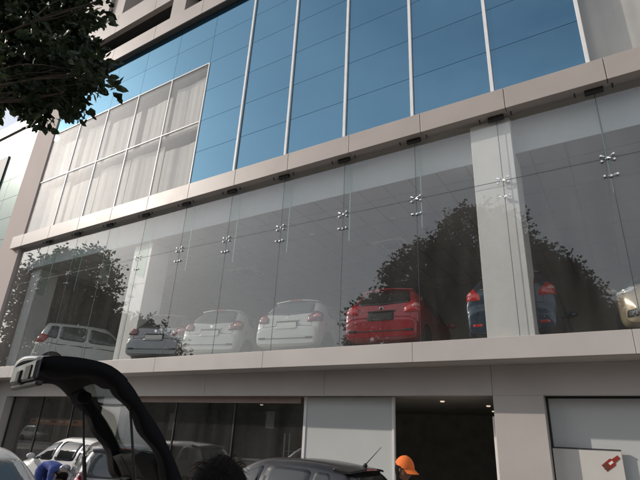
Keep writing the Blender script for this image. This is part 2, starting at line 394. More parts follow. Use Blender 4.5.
# mullions: wide aluminium on the blue bays, thin between the offices
for s in XB[1:]:
    bpart('mullion', MB().box(s-.036, 8.945, 8.721, s+.036, 9.0, 16.08), M['alu'], bevel=.004)
for s in XW[1:] + XE[1:]:
    bpart('mullion', MB().box(s-.02, 8.975, 8.721, s+.02, 9.03, 13.62), M['alu'])
bparts('transom', ((XL, 8.978, 11.17, XO-.03, 9.02, 11.21), (XL, 8.978, 13.60, XO-.03, 9.021, 13.64), (XE[0]+.03, 8.978, 11.17, XR, 9.02, 11.21), (XE[0]+.03, 8.978, 13.6, XR, 9.021, 13.64)), M['alu'])
# offices behind the pale panes
def curtain(x0, x1, z0, z1, y, seed, ang=0):
    rr = random.Random(seed); n = int((x1-x0)/.018); mb = MB()
    ph = [rr.uniform(0, 6) for _ in range(4)]
    for i in range(n+1):
        x = x0+(x1-x0)*i/n
        yy = y + .004*math.sin(x*17+ph[0]+1.6*math.sin(x*3+ph[1])) + .025*math.sin(x*4+ph[2])
        for z in (z0, z1): mb.v.append((x, yy + (0 if z == z1 else .01*math.sin(x*20)), z))
    for i in range(n): mb.f.append((2*i, 2*i+2, 2*i+3, 2*i+1))
    return mb
for k, (a, b) in enumerate(list(zip(XW, XW[1:])) + list(zip(XE, XE[1:]))):
    for j, (z0, z1) in enumerate(((8.78, 10.95), (11.25, 13.35))):
        w_ = R.choice([1, 1, .62, .8]); off = R.uniform(0, 1-w_)*(b-a)
        bpart('curtain', curtain(a+.04+off, a+off+w_*(b-a)-.04, z0, z1 - R.choice([0, .0, .25]), 9.28, k*7+j), M['curtain'], smooth=True)
off = MB()
for (a, b) in ((XL, XO), (XE[0], XR)):
    off.box(a, 9.9, 8.8, b, 10.0, 13.6); off.box(a, 9.11, 11.02, b, 9.9, 11.16); off.box(a, 9.11, 13.5, b, 9.9, 13.59); off.box(a-.06, 9.11, 8.73, a, 10, 13.6); off.box(b, 9.11, 8.73, b+.05, 10, 13.6)
bpart('office_interior', off, M['inwall'])
bpart('roof_mass', MB().box(-19.9, 10.02, 8.81, XR, 18, 24), M['slab'])
# top bands with recessed ribbon windows
bpart('lower_band', panel_run(-20.6, XR, 2.6, 8.79, 9.0, 16.09, 16.80, start=-13.9-5.2), M['clad'], bevel=.005)
bpart('band_core', MB().box(-20.58, 8.81, 16.11, XR, 9.8, 16.78), M['joint'])
bpart('band_soffit', MB().box(-19.9, 8.82, 16.075, XR, 9.2, 16.109), M['slab'])
bpart('upper_band', panel_run(-21.2, XR, 2.6, 8.79, 9.0, 17.87, 18.92, start=-16.9), M['clad'], bevel=.005)
bpart('band_core', MB().box(-21.1, 8.81, 17.89, XR, 9.8, 18.90), M['joint'])
x = -18.35
for k, (a, b) in enumerate(((-20.6, -20.1), (-18.35, -13.15), (-12.35, -7.6), (-6.8, -1.6), (-.8, 4.4))):
    bpart('ribbon_window_pane', MB().box(a, 9.42, 16.79, b, 9.44, 17.88), M['officeglass'])
    bpart('blind', MB().box(a+.25, 9.5, 16.79, b-.1, 9.52, 17.42), M['curtain'])
    bpart('ribbon_window_frame', MB().box(a+.001, 9.39, 17.80, b, 9.419, 17.868).box(a+.001, 9.39, 16.801, a+.06, 9.419, 17.79), M['blackmetal'])
for a, b in ((-20.1, -18.35), (-13.15, -12.35), (-7.6, -6.8), (-1.6, -.8), (4.4, XR), (-21.2, -20.6)): bpart('band_pier', MB().box(a, 8.80, 16.801, b, 9.8, 17.869), M['clad'])
bpart('recess_backing', MB().box(-20.6, 9.75, 16.7, XR, 10.0, 18), M['darkwall'])
# roof-top box with an open bay, set-back wall
t = MB()
t.box(-21.3, 8.8, 18.921, -20.65, 12, 21.6).box(-19.0, 8.8, 18.921, -17.95, 12, 21.6).box(-20.65, 8.8, 20.55, -19.0, 12, 21.6).box(-20.65, 8.8, 18.921, -19.0, 12, 19.40).box(-20.65, 10.4, 19.40, -19.0, 12, 20.55)
bpart('rooftop_box', t, M['clad'])
bpart('setback_wall', MB().box(-17.95, 9.7, 18.921, XR, 12, 23.5), M['plaster'])
bparts('setback_window', [(a, 9.62, 19.9, a+3.2, 9.7, 21.6) for a in (-16.2, -11.4, -6.6, -1.8)], M['blue'])
bparts('setback_pier', ((-17.9, 8.95, 18.921, -17.0, 9.7, 24), (-12.6, 8.95, 18.921, -12.0, 9.7, 24)), M['clad'])

# ---- ground floor
yg = 9.92
bpart('ground_ceiling', MB().box(-19.8, 9.84, 2.66, XR, 17, 2.72), M['darkwall'])
bpart('ground_back_wall', MB().box(-19.9, 16, 0, XR, 16.2, 2.66), M['darkwall'])
bpart('ground_slab', MB().box(-19.9, 9.61, -.1, XR, 16.2, .10), M['floor'])
bparts('ground_partition', ((-19.9, 9.9, .1, -19.8, 16, 2.66), (-1.34, 10.36, .1, -1.2, 16, 2.66)), M['darkwall'])
bpart('frosted_panel', MB().box(-6.45, yg, .1, -4.33, yg+.04, 2.64), M['frost'])
bparts('frosted_panel_frame', ((-6.52, yg-.02, .1, -6.451, yg+.06, 2.648), (-4.329, yg-.02, .1, -4.28, yg+.06, 2.648)), M['alu'])
# big pale infill on the right with leaning board
bpart('infill_panel', MB().box(-1.335, 9.93, .1, 5.59, 9.98, 2.62), M['frost'])
bpart('infill_frame', MB().box(-1.335, 9.88, 2.621, 5.59, 9.99, 2.649).box(-1.3385, 9.88, .1, -1.305, 9.929, 2.62), M['blackmetal'])
# left glazing
xg = [-19.05, -17.2, -15.4, -13.6]
for a, b in list(zip(xg, xg[1:])) + [(-12.68, -10.7), (-10.7, -8.6), (-8.6, -6.53)]:
    bpart('ground_floor_pane', MB().box(a+.02, yg, .14, b-.02, yg+.012, 2.63), M['darkglass'])
    bpart('ground_window_frame', MB().box(a-.02, yg-.02, .1, a+.02, yg+.04, 2.645), M['blackmetal'])
mb = MB(); mb.box(-12.6, 9.86, 2.50, -6.6, 9.89, 2.649)
bpart('shutter_rail', mb, mat('rail_paint', (.30, .22, .19), .6, noise=.1))
for (x, y) in ((-11.9, 11.5), (-9.8, 12.5), (-8.1, 11.2), (-3.6, 11.0), (-2.9, 12.2), (-3.2, 14)):
    bpart('downlight', MB().lathe([(.04, 2.635), (.05, 2.659)], 12, 'z', (x, y, 0)), M['litlamp'])

def free(name, mb, m, label, cat, group=None, **k):
    return tag(mb.build(name, m, **k), label, cat, group)
# board with emblem, leaning in the right bay
bd = thing('board', 'low white board with a red bottle-shaped emblem standing against the pale right-hand bay', 'board', (-.8, 9.84, 0))
MB().box(-.52, 0, 0, .50, .03, 1.80).build('panel', M['board'], bd, bevel=.004)
MB().box(-.53, -.008, 1.803, .50, .035, 1.822).build('top_edge', M['blackmetal'], bd)
def poly_prism(pts, y0, y1):
    mb = MB(); n = len(pts)
    mb.v = [(p[0], y0, p[1]) for p in pts] + [(p[0], y1, p[1]) for p in pts]
    mb.f = [tuple(range(n)), tuple(range(2*n-1, n-1, -1))] + [(i, i+n, (i+1) % n+n, (i+1) % n) for i in range(n)]
    return mb
def rot2(pts, a, c): ca, sa = math.cos(a), math.sin(a); return [(c[0]+p[0]*ca-p[1]*sa, c[1]+p[0]*sa+p[1]*ca) for p in pts]
em = poly_prism(rot2([(-.15, -.055), (.02, -.06), (.05, -.03), (.15, -.025), (.15, .03), (.05, .035), (.02, .06), (-.15, .055), (-.12, 0)], math.radians(38), (.335, 1.62)), -.006, -.001).build('emblem', M['logored'], bd)
poly_prism(rot2([(-.15, -.03), (-.08, -.05), (-.06, .05), (-.14, .04)], math.radians(38), (.335, 1.62)), -.009, -.0062).build('emblem_tail', M['logobrown'], em)
poly_prism(rot2([(-.04, -.015), (.03, -.015), (.03, .02), (-.04, .02)], math.radians(38), (.335, 1.62)), -.009, -.0062).build('emblem_patch', M['white'], em)
MB().box(.22, -.03, 1.30, .49, -.012, 1.34).build('label_strip', M['logobrown'], bd)

# things inside the dark ground floor
def notice(x, y, z, w_, h, label):
    t = thing('notice_board', label, 'notice', (x, y, z))
    MB().box(-w_/2, 0, 0, w_/2, .02, h).build('sheet', M['board'], t); MB().tube([(-w_/2+.02, .01, h), (0, .01, h+.25), (w_/2-.02, .01, h)], .004, 5).build('hanger', M['blackmetal'], t)
notice(-8.15, 10.8, 1.95, .26, .42, 'small white notice hanging in the dark ground floor opening left of the frosted panel')
notice(-12.6, 11.6, 1.8, .34, .5, 'small white notice hanging beside the pillar behind the raised tailgate')
bn = thing('banner', 'orange banner strip behind the lower left ground floor glass', 'banner', (-17.5, 10.7, 1.78))
MB().box(-1.6, 0, 0, 1.7, .015, .19).build('strip', M['orange'], bn)
for q in range(7): MB().box(-1.45+q*.42, -.004, .08, -1.2+q*.42, -.001, .15).build('lettering', M['board'] if q % 3 else M['logobrown'], bn)
def counter(x, y, label):
    t = thing('reception_counter', label, 'counter', (x, y, .1))
    MB().box(-.9, -.3, 0, .9, .3, 1.0).build('body', M['inwall'], t, bevel=.01); MB().box(-.95, -.35, 1.001, .95, .35, 1.05).build('top', M['white'], t, bevel=.01)
counter(-8.9, 12.2, 'grey reception counter in the dark ground floor interior')
def rack(x, y, label):
    t = thing('display_rack', label, 'rack', (x, y, .1)); mb = MB()
    for dx in (-.55, -.4, .5): mb.tube([(dx, 0, 0), (dx, 0, 1.75)], .022, 8)
    mb.build('upright', M['steel'], t)
    mb = MB()
    for z in (.5, 1.0, 1.35): mb.tube([(-.55, 0, z), (.5, 0, z)], .014, 6)
    mb.build('rail', M['steel'], t)
rack(-6.95, 10.6, 'steel rail rack just inside the opening left of the frosted panel')
dr = thing('glass_door', 'pale edged glass door folded back against the wide pillar', 'door', (-2.25, 9.95, .1))
MB().box(-.06, 0, 0, .0, .7, 2.2).build('stile', M['white'], dr, bevel=.005)
MB().box(-.04, .701, .05, -.02, .95, 2.15).build('pane', M['darkglass'], dr)
MB().tube([(-.1, .3, .9), (-.1, .3, 1.3)], .015, 8).build('handle', M['steel'], dr)

# ------------------------------------------------------------------ neighbouring building (left)
nb = thing('office_block', 'pale greenish panelled office block beyond the beige fin at the left', 'building', (-28, 12, 0))
def npart(name, mb, m): o = mb.build(name, m); o.parent = nb; o.matrix_parent_inverse = Matrix.Translation((28, -12, 0)); return o
npart('wall', MB().box(-38, 10.9, 0, -21.46, 20, 17.5), M['slab'])
mb = MB()
x = -38
while x < -21.6:
    z = .3
    while z < 17:
        mb.box(x+.01, 10.7, z+.01, min(x+1.82, -21.47)-.01, 10.89, min(z+1.25, 17.4)-.01); z += 1.25
    x += 1.82
npart('cladding_panel', mb, M['neigh'])
for z, z1 in ((9.5, 15.8), (3.0, 5.6)): npart('window', MB().box(-32, 10.62, z, -28, 10.699, z1), M['carglass'])
npart('parapet', MB().box(-38, 10.6, 17.501, -21.46, 20, 18.2), M['clad'])

# ------------------------------------------------------------------ across the street (seen only in the glass)
sh = thing('shop', 'grey shop row with an orange sign band, mirrored in the lower left glass', 'building', (-52, -18, 0))
def spart(name, mb, m): o = mb.build(name, m); o.parent = sh; o.matrix_parent_inverse = Matrix.Translation((52, 18, 0)); return o
spart('wall', MB().box(-95, -24, 0, -16, -18, 6.4), M['slab'])
spart('sign_band', MB().box(-71, -18.3, 1.55, -56, -18.01, 2.2), M['orange'])
spart('awning', MB().box(-80, -19.2, 2.9, -20, -18.01, 3.05), M['kerb'])
spart('shop_front', MB().box(-72, -18.1, .1, -55, -18.005, 1.5), M['darkwall'])
bw = thing('boundary_wall', 'long rendered boundary wall across the street', 'wall', (-5, -17, 0))
o = MB().box(-15.9, -17.3, 0, 60, -17, 4.6).build('wall_face', M['plaster']); o.parent = bw; o.matrix_parent_inverse = Matrix.Translation((5, 17, 0))
o = MB().box(-15.9, -17.35, 4.601, 60, -16.95, 4.7).build('coping', M['kerb']); o.parent = bw; o.matrix_parent_inverse = Matrix.Translation((5, 17, 0))

# ------------------------------------------------------------------ trees
def leaf_cloud(blobs, n, size, seed, droop=.2, twig=(2.5, 6)):
    """leaves clustered on twigs spread through the blobs' volumes; blob=(cx,cy,cz,rx,ry,rz)"""
    rr = random.Random(seed); v = []; f = []
    vol = [b[3]*b[4]*b[5] for b in blobs]; tot = sum(vol)
    for b, vv in zip(blobs, vol):
        m = int(n*vv/tot)
        per = 14
        for _ in range(max(1, m//per)):
            while True:
                p = Vector((rr.uniform(-1, 1), rr.uniform(-1, 1), rr.uniform(-1, 1)))
                if .15 < p.length < 1: break
            p = p*(p.length**-.35)*.93
            c = Vector((b[0]+p.x*b[3], b[1]+p.y*b[4], b[2]+p.z*b[5]))
            tw = Vector((p.x+rr.gauss(0, .6), p.y+rr.gauss(0, .6), p.z*.5+rr.gauss(0, .4)-droop)).normalized()
            ln = size*rr.uniform(*twig)
            for k in range(per):
                q = c + tw*ln*(k/per) + Vector((rr.gauss(0, .5), rr.gauss(0, .5), rr.gauss(0, .5)))*size*.6
                d = (tw*.5 + Vector((rr.gauss(0, .6), rr.gauss(0, .6), rr.gauss(0, .5)-droop))).normalized()
                s = d.cross(Vector((rr.gauss(0, 1), rr.gauss(0, 1), rr.gauss(0, 1)))).normalized()
                nn = d.cross(s)
                L = size*rr.uniform(.7, 1.25); W = L*rr.uniform(.24, .36); i = len(v)
                v += [tuple(q), tuple(q+d*L*.3+s*W), tuple(q+d*L*.7+s*W*.8), tuple(q+d*L-nn*L*.08), tuple(q+d*L*.7-s*W*.8), tuple(q+d*L*.3-s*W), tuple(q+d*L*.5-nn*L*.1)]
                f += [(i, i+1, i+6, i+5), (i+1, i+2, i+6), (i+2, i+3, i+4, i+6), (i+4, i+5, i+6)]
    me = bpy.data.meshes.new('crown'); me.from_pydata(v, [], f); me.update(); return me

def tree(name, label, base, blobs, n, size, leafm, barkm, r0, seed, group=None, fork=.45, twig=(2.5, 6)):
    t = thing(name, label, 'tree', base, 0, group); rr = random.Random(seed)
    bx_, by_, bz_ = base
    mb = MB(); cx = sum(b[0] for b in blobs)/len(blobs)-bx_; cy = sum(b[1] for b in blobs)/len(blobs)-by_; top = max(b[2]+b[5]*.5 for b in blobs)-bz_
    lowz = min(b[2]-b[5] for b in blobs)-bz_; fz = max(1.6, min(top*fork, lowz+.8))
    pts = [(0, 0, -.2), (rr.uniform(-.1, .1), rr.uniform(-.1, .1), fz*.5), (cx*.12, cy*.12, fz)]
    mb.tube(catmull([(*pts[0],), (*pts[1],), (*pts[2],)], 6), [r0*(1.25-.5*i/12) for i in range(13)], 12)
    for b in blobs:
        e = Vector((b[0]-bx_, b[1]-by_, b[2]-bz_)); s = Vector(pts[2])
        m1 = s.lerp(e, .5) + Vector((0, 0, .12*(e-s).length))
        cv = catmull([tuple(s), tuple(m1), tuple(e)], 6); mb.tube(cv, [r0*(.55-.42*i/12) for i in range(13)], 8)
        for _ in range(7):
            u = e + Vector((rr.uniform(-1, 1)*b[3], rr.uniform(-1, 1)*b[4], rr.uniform(-.8, .9)*b[5]))*.8
            s2 = Vector(cv[rr.randint(5, 12)]); mid = s2.lerp(u, .5)+Vector((rr.gauss(0, .1), rr.gauss(0, .1), .05))*(u-s2).length
            mb.tube(catmull([tuple(s2), tuple(mid), tuple(u)], 4), [r0*(.17-.15*i/8) for i in range(9)], 6)
    mb.build('trunk', barkm, t, smooth=True)
    me = leaf_cloud([(b[0]-bx_, b[1]-by_, b[2]-bz_, b[3], b[4], b[5]) for b in blobs], n, size, seed, twig=twig)
    mkobj('crown', me, leafm, t)
    return t
# the street tree whose branch hangs over the upper left of the view
near = [(-5.38, 1.8, 6.3, .62, .6, .85), (-4.62, 1.75, 5.30, .50, .45, .42), (-5.5, 1.8, 5.55, .6, .5, .42), (-4.12, 1.7, 4.84, .32, .32, .18), (-3.55, 1.7, 4.58, .27, .25, .09), (-4.45, 1.7, 4.74, .34, .35, .13), (-3.85, 1.7, 4.46, .20, .2, .08), (-3.62, 1.7, 5.46, .10, .1, .07), (-5.0, 1.75, 5.1, .35, .35, .15)]
tree('street_tree', 'dark leafy tree whose drooping branches fill the upper left corner', (-6.6, 0.2, 0), near, 11000, .100, M['leaf'], M['bark'], .045, 5, twig=(1.2, 3.4))
# trees behind the photographer, mirrored in the display window
tree('street_tree', 'broad bushy tree mirrored in the display window above the red hatchback', (-6.4, -3.4, 0),
     [(-9.6, -3.4, 6.6, 2.0, 1.8, 2.1), (-7.2, -3.2, 8.0, 2.6, 2.0, 3.0), (-4.9, -3.6, 9.3, 2.5, 2.0, 3.3), (-3.2, -3.0, 7.2, 2.3, 1.8, 3.0), (-7.5, -3.0, 4.6, 3.2, 1.8, 1.8)], 95000, .15, M['leaf2'], M['bark'], .26, 8)
tree('street_tree', 'lower round tree mirrored in the glass right of the wide inner column', (-.6, -3.6, 0),
     [(-2.0, -3.5, 7.2, 1.5, 1.5, 2.0), (-.8, -3.6, 5.4, 1.9, 1.6, 2.0), (.9, -3.5, 4.4, 1.5, 1.4, 1.7)], 38000, .15, M['leaf2'], M['bark'], .2, 9)
tree('street_tree', 'small bushy tree mirrored low in the glass near the cream car', (4.2, -3.6, 0),
     [(3.4, -3.6, 4.2, 1.5, 1.4, 1.6), (4.9, -3.6, 4.8, 1.5, 1.4, 1.9)], 20000, .15, M['leaf2'], M['bark'], .17, 10)
tree('gum_tree', 'tall pale-trunked tree mirrored in the leftmost display panes', (-43, -7, 0),
     [(-47, -7, 13.5, 3.6, 3, 4.2), (-42.5, -7, 14, 3.6, 3, 3.8), (-39.5, -7, 9.5, 3.4, 3, 3.4), (-46, -7, 8, 4, 3, 3.6)], 42000, .30, M['leaf3'], M['palebark'], .38, 12)
tree('gum_tree', 'shorter dark tree mirrored beside the tall one above the white tall hatchback', (-33.5, -7, 0),
     [(-34.5, -7, 7.6, 3, 2.6, 3.0), (-31.5, -7, 7.0, 2.6, 2.4, 2.6), (-36, -7, 5, 3, 2.4, 2.6)], 28000, .26, M['leaf2'], M['bark'], .3, 13)
tree('gum_tree', 'low dark tree mirrored above the white hatchback beside the slim inner column', (-23, -8, 0),
     [(-24.2, -8, 4.4, 2.2, 2, 1.9), (-21.7, -8, 4.0, 2.0, 2, 1.7)], 16000, .22, M['leaf2'], M['bark'], .24, 14)

# ------------------------------------------------------------------ cars
PROF = {
 'hatch': dict(L=3.85, W=1.70, top=[(0, .50), (.015, .66), (.07, .76), (.12, 1.00), (.22, 1.10), (.50, 1.38), (.66, 1.455), (1.2, 1.51), (1.7, 1.515), (2.2, 1.47), (2.75, 1.15), (2.98, 1.02), (3.3, .95), (3.6, .84), (3.78, .68), (3.85, .50)],
               rw=(.98, 1.36, .60, .50), side=[[(.62, 1.06), (1.02, 1.01), (1.02, 1.38), (.80, 1.37)], [(1.08, 1.01), (1.86, .985), (1.86, 1.42), (1.08, 1.395)], [(1.93, .985), (2.80, .975), (2.32, 1.32), (1.93, 1.415)]], ws=(1.04, 1.40)),
 'tall':  dict(L=3.65, W=1.60, top=[(0, .50), (.015, .66), (.05, .80), (.08, 1.05), (.14, 1.30), (.25, 1.58), (.42, 1.635), (1.2, 1.66), (1.8, 1.65), (2.15, 1.58), (2.75, 1.12), (2.95, 1.03), (3.2, .98), (3.45, .87), (3.6, .68), (3.65, .5)],
               rw=(1.08, 1.50, .62, .56), side=[[(.30, 1.10), (.62, 1.06), (.62, 1.50), (.38, 1.49)], [(.68, 1.06), (1.48, 1.03), (1.48, 1.53), (.68, 1.51)], [(1.56, 1.03), (2.62, 1.01), (2.20, 1.42), (1.56, 1.53)]], ws=(1.1, 1.53)),
 'suv':   dict(L=3.99, W=1.76, top=[(0, .55), (.015, .72), (.05, .85), (.08, 1.10), (.16, 1.24), (.42, 1.52), (.6, 1.58), (1.2, 1.63), (1.8, 1.63), (2.2, 1.57), (2.8, 1.22), (3.0, 1.13), (3.4, 1.06), (3.75, .95), (3.92, .75), (3.99, .55)],
               rw=(1.12, 1.48, .60, .52), side=[[(.55, 1.20), (.98, 1.12), (.98, 1.48), (.72, 1.47)], [(1.04, 1.12), (1.86, 1.09), (1.86, 1.53), (1.04, 1.50)], [(1.93, 1.09), (2.85, 1.08), (2.38, 1.43), (1.93, 1.52)]], ws=(1.15, 1.51)),
}
def patch(bvh, poly, d, up, org, off, rings=4, inset=.0, dens=3, pillow=0.0):
    """outline (s,t) in the plane facing direction -d, projected onto the body along d and lifted off it"""
    d = Vector(d).normalized(); up = Vector(up); sd = up.cross(d).normalized()
    c = (sum(p[0] for p in poly)/len(poly), sum(p[1] for p in poly)/len(poly))
    out = []
    n = len(poly)
    for i in range(n):                                   # rounded, densified outline
        a = poly[i-1]; b = poly[i]; e = poly[(i+1) % n]
        rr = .18
        p1 = (b[0]+(a[0]-b[0])*rr, b[1]+(a[1]-b[1])*rr); p2 = (b[0]+(e[0]-b[0])*rr, b[1]+(e[1]-b[1])*rr)
        for k in range(5):
            t = k/4; out.append(((1-t)**2*p1[0]+2*t*(1-t)*b[0]+t*t*p2[0], (1-t)**2*p1[1]+2*t*(1-t)*b[1]+t*t*p2[1]))
        a2 = (e[0]+(b[0]-e[0])*rr, e[1]+(b[1]-e[1])*rr)
        for k in range(1, dens+1):
            t = k/(dens+1); out.append((p2[0]+(a2[0]-p2[0])*t, p2[1]+(a2[1]-p2[1])*t))
    mb = MB(); m = len(out)
    def proj(s, t, o_):
        o = Vector(org)+sd*s+up*t - d*4
        h = bvh.ray_cast(o, d)
        if h[0] is None or h[3] > 4.6+2:
            h = bvh.find_nearest(o+d*3.9)
        nrm = h[1]
        if nrm.dot(d) > 0: nrm = -nrm
        return tuple(h[0] - d*o_*.6 + nrm*o_*.4)
    for r in range(rings+1):
        k = 1-r/rings
        o_ = off + pillow*(1-k*k)
        if r == rings:
            mb.v.append(proj(c[0], c[1], o_))
        else:
            for (s, t) in out: mb.v.append(proj(c[0]+(s-c[0])*k, c[1]+(t-c[1])*k, o_))
    for r in range(rings-1):
        for i in range(m): mb.f.append((r*m+i, r*m+(i+1) % m, (r+1)*m+(i+1) % m, (r+1)*m+i))
    last = rings*m
    for i in range(m): mb.f.append(((rings-1)*m+i, (rings-1)*m+(i+1) % m, last))
    # skirt to the body
    b0 = len(mb.v)
    for (s, t) in out: mb.v.append(proj(s, t, -.01))
    for i in range(m): mb.f.append((i, b0+i, b0+(i+1) % m, (i+1) % m))
    return mb

def body_mesh(pf, arches=True):
    L, W = pf['L'], pf['W']; pts = catmull(pf['top'], 7)
    xs = [p[0] for p in pts]
    for i in range(1, len(pts)):
        if pts[i][0] <= xs[i-1]: xs[i] = xs[i-1]+.002
        else: xs[i] = max(pts[i][0], xs[i-1]+.002)
    rearz = pf['top'][2][1]
    plan = [(0, .86), (.03, .905), (.10, .94), (.30, .97), (.8, .99), (1.3, 1), (L-1.2, 1), (L-.6, .965), (L-.3, .90), (L-.12, .80), (L, .60)]
    H = max(p[1] for p in pf['top']); belt = pf['side'][1][0][1]
    prof = [(.18, .93), (.30, .97), (.45, .99), (.62, .99), (.80, 1.0), (belt-.06, .975), (belt, .945), (belt+.05, .925), (H, .72)]
    zbt = [(0, .30), (.05, .24), (.2, .20), (L-.3, .20), (L-.08, .25), (L, .36)]
    mb = MB(); NS = 26
    for x_, (_, zt) in zip(xs, pts):
        x_ = min(x_, L)
        zb = lerpt(zbt, x_); hw = W/2*lerpt(plan, x_)
        zc = (zb+zt)/2; hz = (zt-zb)/2
        n = 5.0
        for k in range(2*NS):
            th = 2*PI*(k+.5)/(2*NS) + PI/2
            c, s = math.cos(th), math.sin(th)
            cy = math.copysign(abs(c)**(2/n), c); cz = math.copysign(abs(s)**(2/(8. if s < 0 else 3.6+1.6*min(1, max(0, (zt-1.1)/.3)))), s)
            z = zc+hz*cz
            mb.v.append((x_, hw*lerpt(prof, z)*cy, z))
    m = 2*NS
    for i in range(len(xs)-1):
        for k in range(m): mb.f.append((i*m+k, i*m+(k+1) % m, (i+1)*m+(k+1) % m, (i+1)*m+k))
    mb.f.append(tuple(range(m))); mb.f.append(tuple(range((len(xs)-1)*m, len(xs)*m)))
    return mb

def car(kind, label, pntm, loc, heading, name='parked_car', group=None, glassm=None, lamp='rear', skip=(), wheels=True, plate=True, spoiler=True, z_scale=1, lampm=None):
    lampm = lampm or M['redlamp']
    """loc: centre of the car's rear bumper on its floor; heading: direction the nose points (radians from +X)"""
    pf = PROF[kind]; L, W = pf['L'], pf['W']; glassm = glassm or M['carglass']
    t = thing(name, label, 'car', loc, heading, group)
    t.scale = (z_scale, z_scale, z_scale)
    mb = body_mesh(pf); bo = mb.build('body', pntm, None, smooth=True)
    bvh = BVHTree.FromPolygons(mb.v, mb.f)
    ax_r, ax_f = .62, L-.72; wr = .30
    cut = MB()
    for xx in (ax_r, ax_f):
        for sy in (-1, 1):
            cut.lathe([(wr+.055, sy*(W/2-.30)), (wr+.055, sy*(W/2+.3))], 28, 'y', (xx, 0, wr))
    cb = cut.build('cut', M['blacktrim'])
    md = bo.modifiers.new('b', 'BOOLEAN'); md.operation = 'DIFFERENCE'; md.object = cb; md.solver = 'EXACT'
    bpy.context.view_layer.update()
    ev = bo.evaluated_get(bpy.context.evaluated_depsgraph_get()); me = bpy.data.meshes.new_from_object(ev)
    bo.modifiers.clear(); bo.data = me; me.materials.clear(); me.materials.append(pntm); bpy.data.objects.remove(cb)
    me.materials.append(M['blacktrim'])
    for p in me.polygons:                                   # cut faces become the dark wheel wells
        p.use_smooth = True
        c = p.center
        for xx in (ax_r, ax_f):
            if abs(math.hypot(c.x-xx, c.z-wr)-(wr+.055)) < .012 and abs(c.y) < W/2+.1 and abs(p.normal.y) < .5 and abs(c.y) > W/2-.31: p.material_index = 1
        if abs(p.normal.y) > .9 and abs(abs(c.y)-(W/2-.30)) < .01: p.material_index = 1
    me.set_sharp_from_angle(angle=math.radians(38))
    bo.parent = t
    Z = (0, 0, 1)
    def ad(name_, poly, d, org, off, m, par=t, pillow=0., rings=4, up=Z):
        return patch(bvh, poly, d, up, org, off, rings, pillow=pillow).build(name_, m, par, smooth=True)
    # side windows: from the left (d=-y): sd = up x d = z x -y = +x
    for sy in (1, -1):
        f = MB()
        for poly in pf['side']:
            pp = poly if sy == 1 else [(-p[0], p[1]) for p in poly][::-1]
            ad('side_window', pp, (0, -sy, 0), (0, 0, 0), .004, glassm)
        # door seams, sill and handles
        def sweep(pts, r, m, nm, par=bo, o_=.0):
            out = []
            for p in pts:
                h = bvh.ray_cast(Vector((p[0], sy*3, p[1])), Vector((0, -sy, 0)))
                if h[0] is not None: out.append((h[0].x, h[0].y+sy*o_, h[0].z))
            if len(out) > 1: MB().tube(out, r, 5).build(nm, m, par)
        xm = pf['side'][2][0][0]-.035; xe = pf['side'][2][1][0]-.02; bz = pf['side'][2][0][1]; xr_ = pf['side'][1][0][0]-.03
        for xx, z0, z1 in ((xm, .30, bz-.01), (xe, .30, bz-.02)):
            sweep([(xx, z0+(z1-z0)*i/10) for i in range(11)], .0045, M['joint'], 'door_seam')
        sweep([(xr_+.0+.35*max(0, .55-(i/10))**1.0*1.0, .42+(bz-.42)*i/10) for i in range(11)], .0045, M['joint'], 'door_seam')
        sweep([(1.0+(L-2.1)*i/16, .30) for i in range(17)], .007, M['joint'], 'sill_seam')
        for hx in (xm-.22, xe-.98):
            h = bvh.ray_cast(Vector((hx, sy*3, bz-.12)), Vector((0, -sy, 0)))
            if h[0]: MB().tube([(hx-.09, h[0].y+sy*.004, bz-.12), (hx-.06, h[0].y+sy*.03, bz-.12), (hx+.06, h[0].y+sy*.03, bz-.12), (hx+.09, h[0].y+sy*.004, bz-.12)], .013, 8).build('door_handle', pntm, t, smooth=True)
        # mirror
        mx_, mz = xe-.12, bz+.06; h = bvh.ray_cast(Vector((mx_, sy*3, mz-.05)), Vector((0, -sy, 0)))
        yy = (h[0].y if h[0] else sy*W/2*.92)
        mr = MB().lathe([(.02, -.05), (.07, -.035), (.085, 0), (.075, .04), (.03, .075)], 16, 'x')
        mr.v = [(v[0], v[1]*1.25, v[2]*.85) for v in mr.v]
        mr.v = [(v[0]+mx_, v[1]+yy+sy*.11, v[2]+mz) for v in mr.v]; mr.tube([(mx_, yy-sy*.01, mz-.06), (mx_, yy+sy*.08, mz-.02)], .022, 8)
        mr.build('mirror', pntm, t, smooth=True)
    # windscreen (from the front, d=-x: sd = z x -x = -y)
    a, b = pf['ws']; hw = W/2
    ad('windscreen', [(-hw*.80, a), (hw*.80, a), (hw*.64, b), (-hw*.64, b)], (-1, 0, 0), (0, 0, 0), .005, glassm, rings=5)
    # rear window (d=+x: sd = z x x = +y)
    z0, z1, w0, w1 = pf['rw']
    if 'hatch' not in skip:
        rw = ad('rear_window', [(-w0, z0+.03), (0, z0), (w0, z0+.03), (w1, z1), (0, z1+.012), (-w1, z1)], (1, 0, 0), (0, 0, 0), .005, glassm, rings=5)
        hx = bvh.ray_cast(Vector((-3, 0, z0+.02)), Vector((1, 0, 0)))[0]
        MB().tube([(hx.x-.012, .0, z0+.0), (hx.x+.03, .1, z0+.06), (hx.x+.10, .32, z0+.10)], [.018, .008, .005], 6).build('rear_wiper', M['blacktrim'], t)
    # tailgate seams, bumper line, plate recess
    def rsweep(pts, r, m, nm, o_=0.):
        out = []
        for p in pts:
            h = bvh.ray_cast(Vector((-3, p[0], p[1])), Vector((1, 0, 0)))
            if h[0] is not None: out.append((h[0].x-o_, h[0].y, h[0].z))
        if len(out) > 1: MB().tube(out, r, 5).build(nm, m, bo)
    zb_ = pf['top'][2][1]-.06
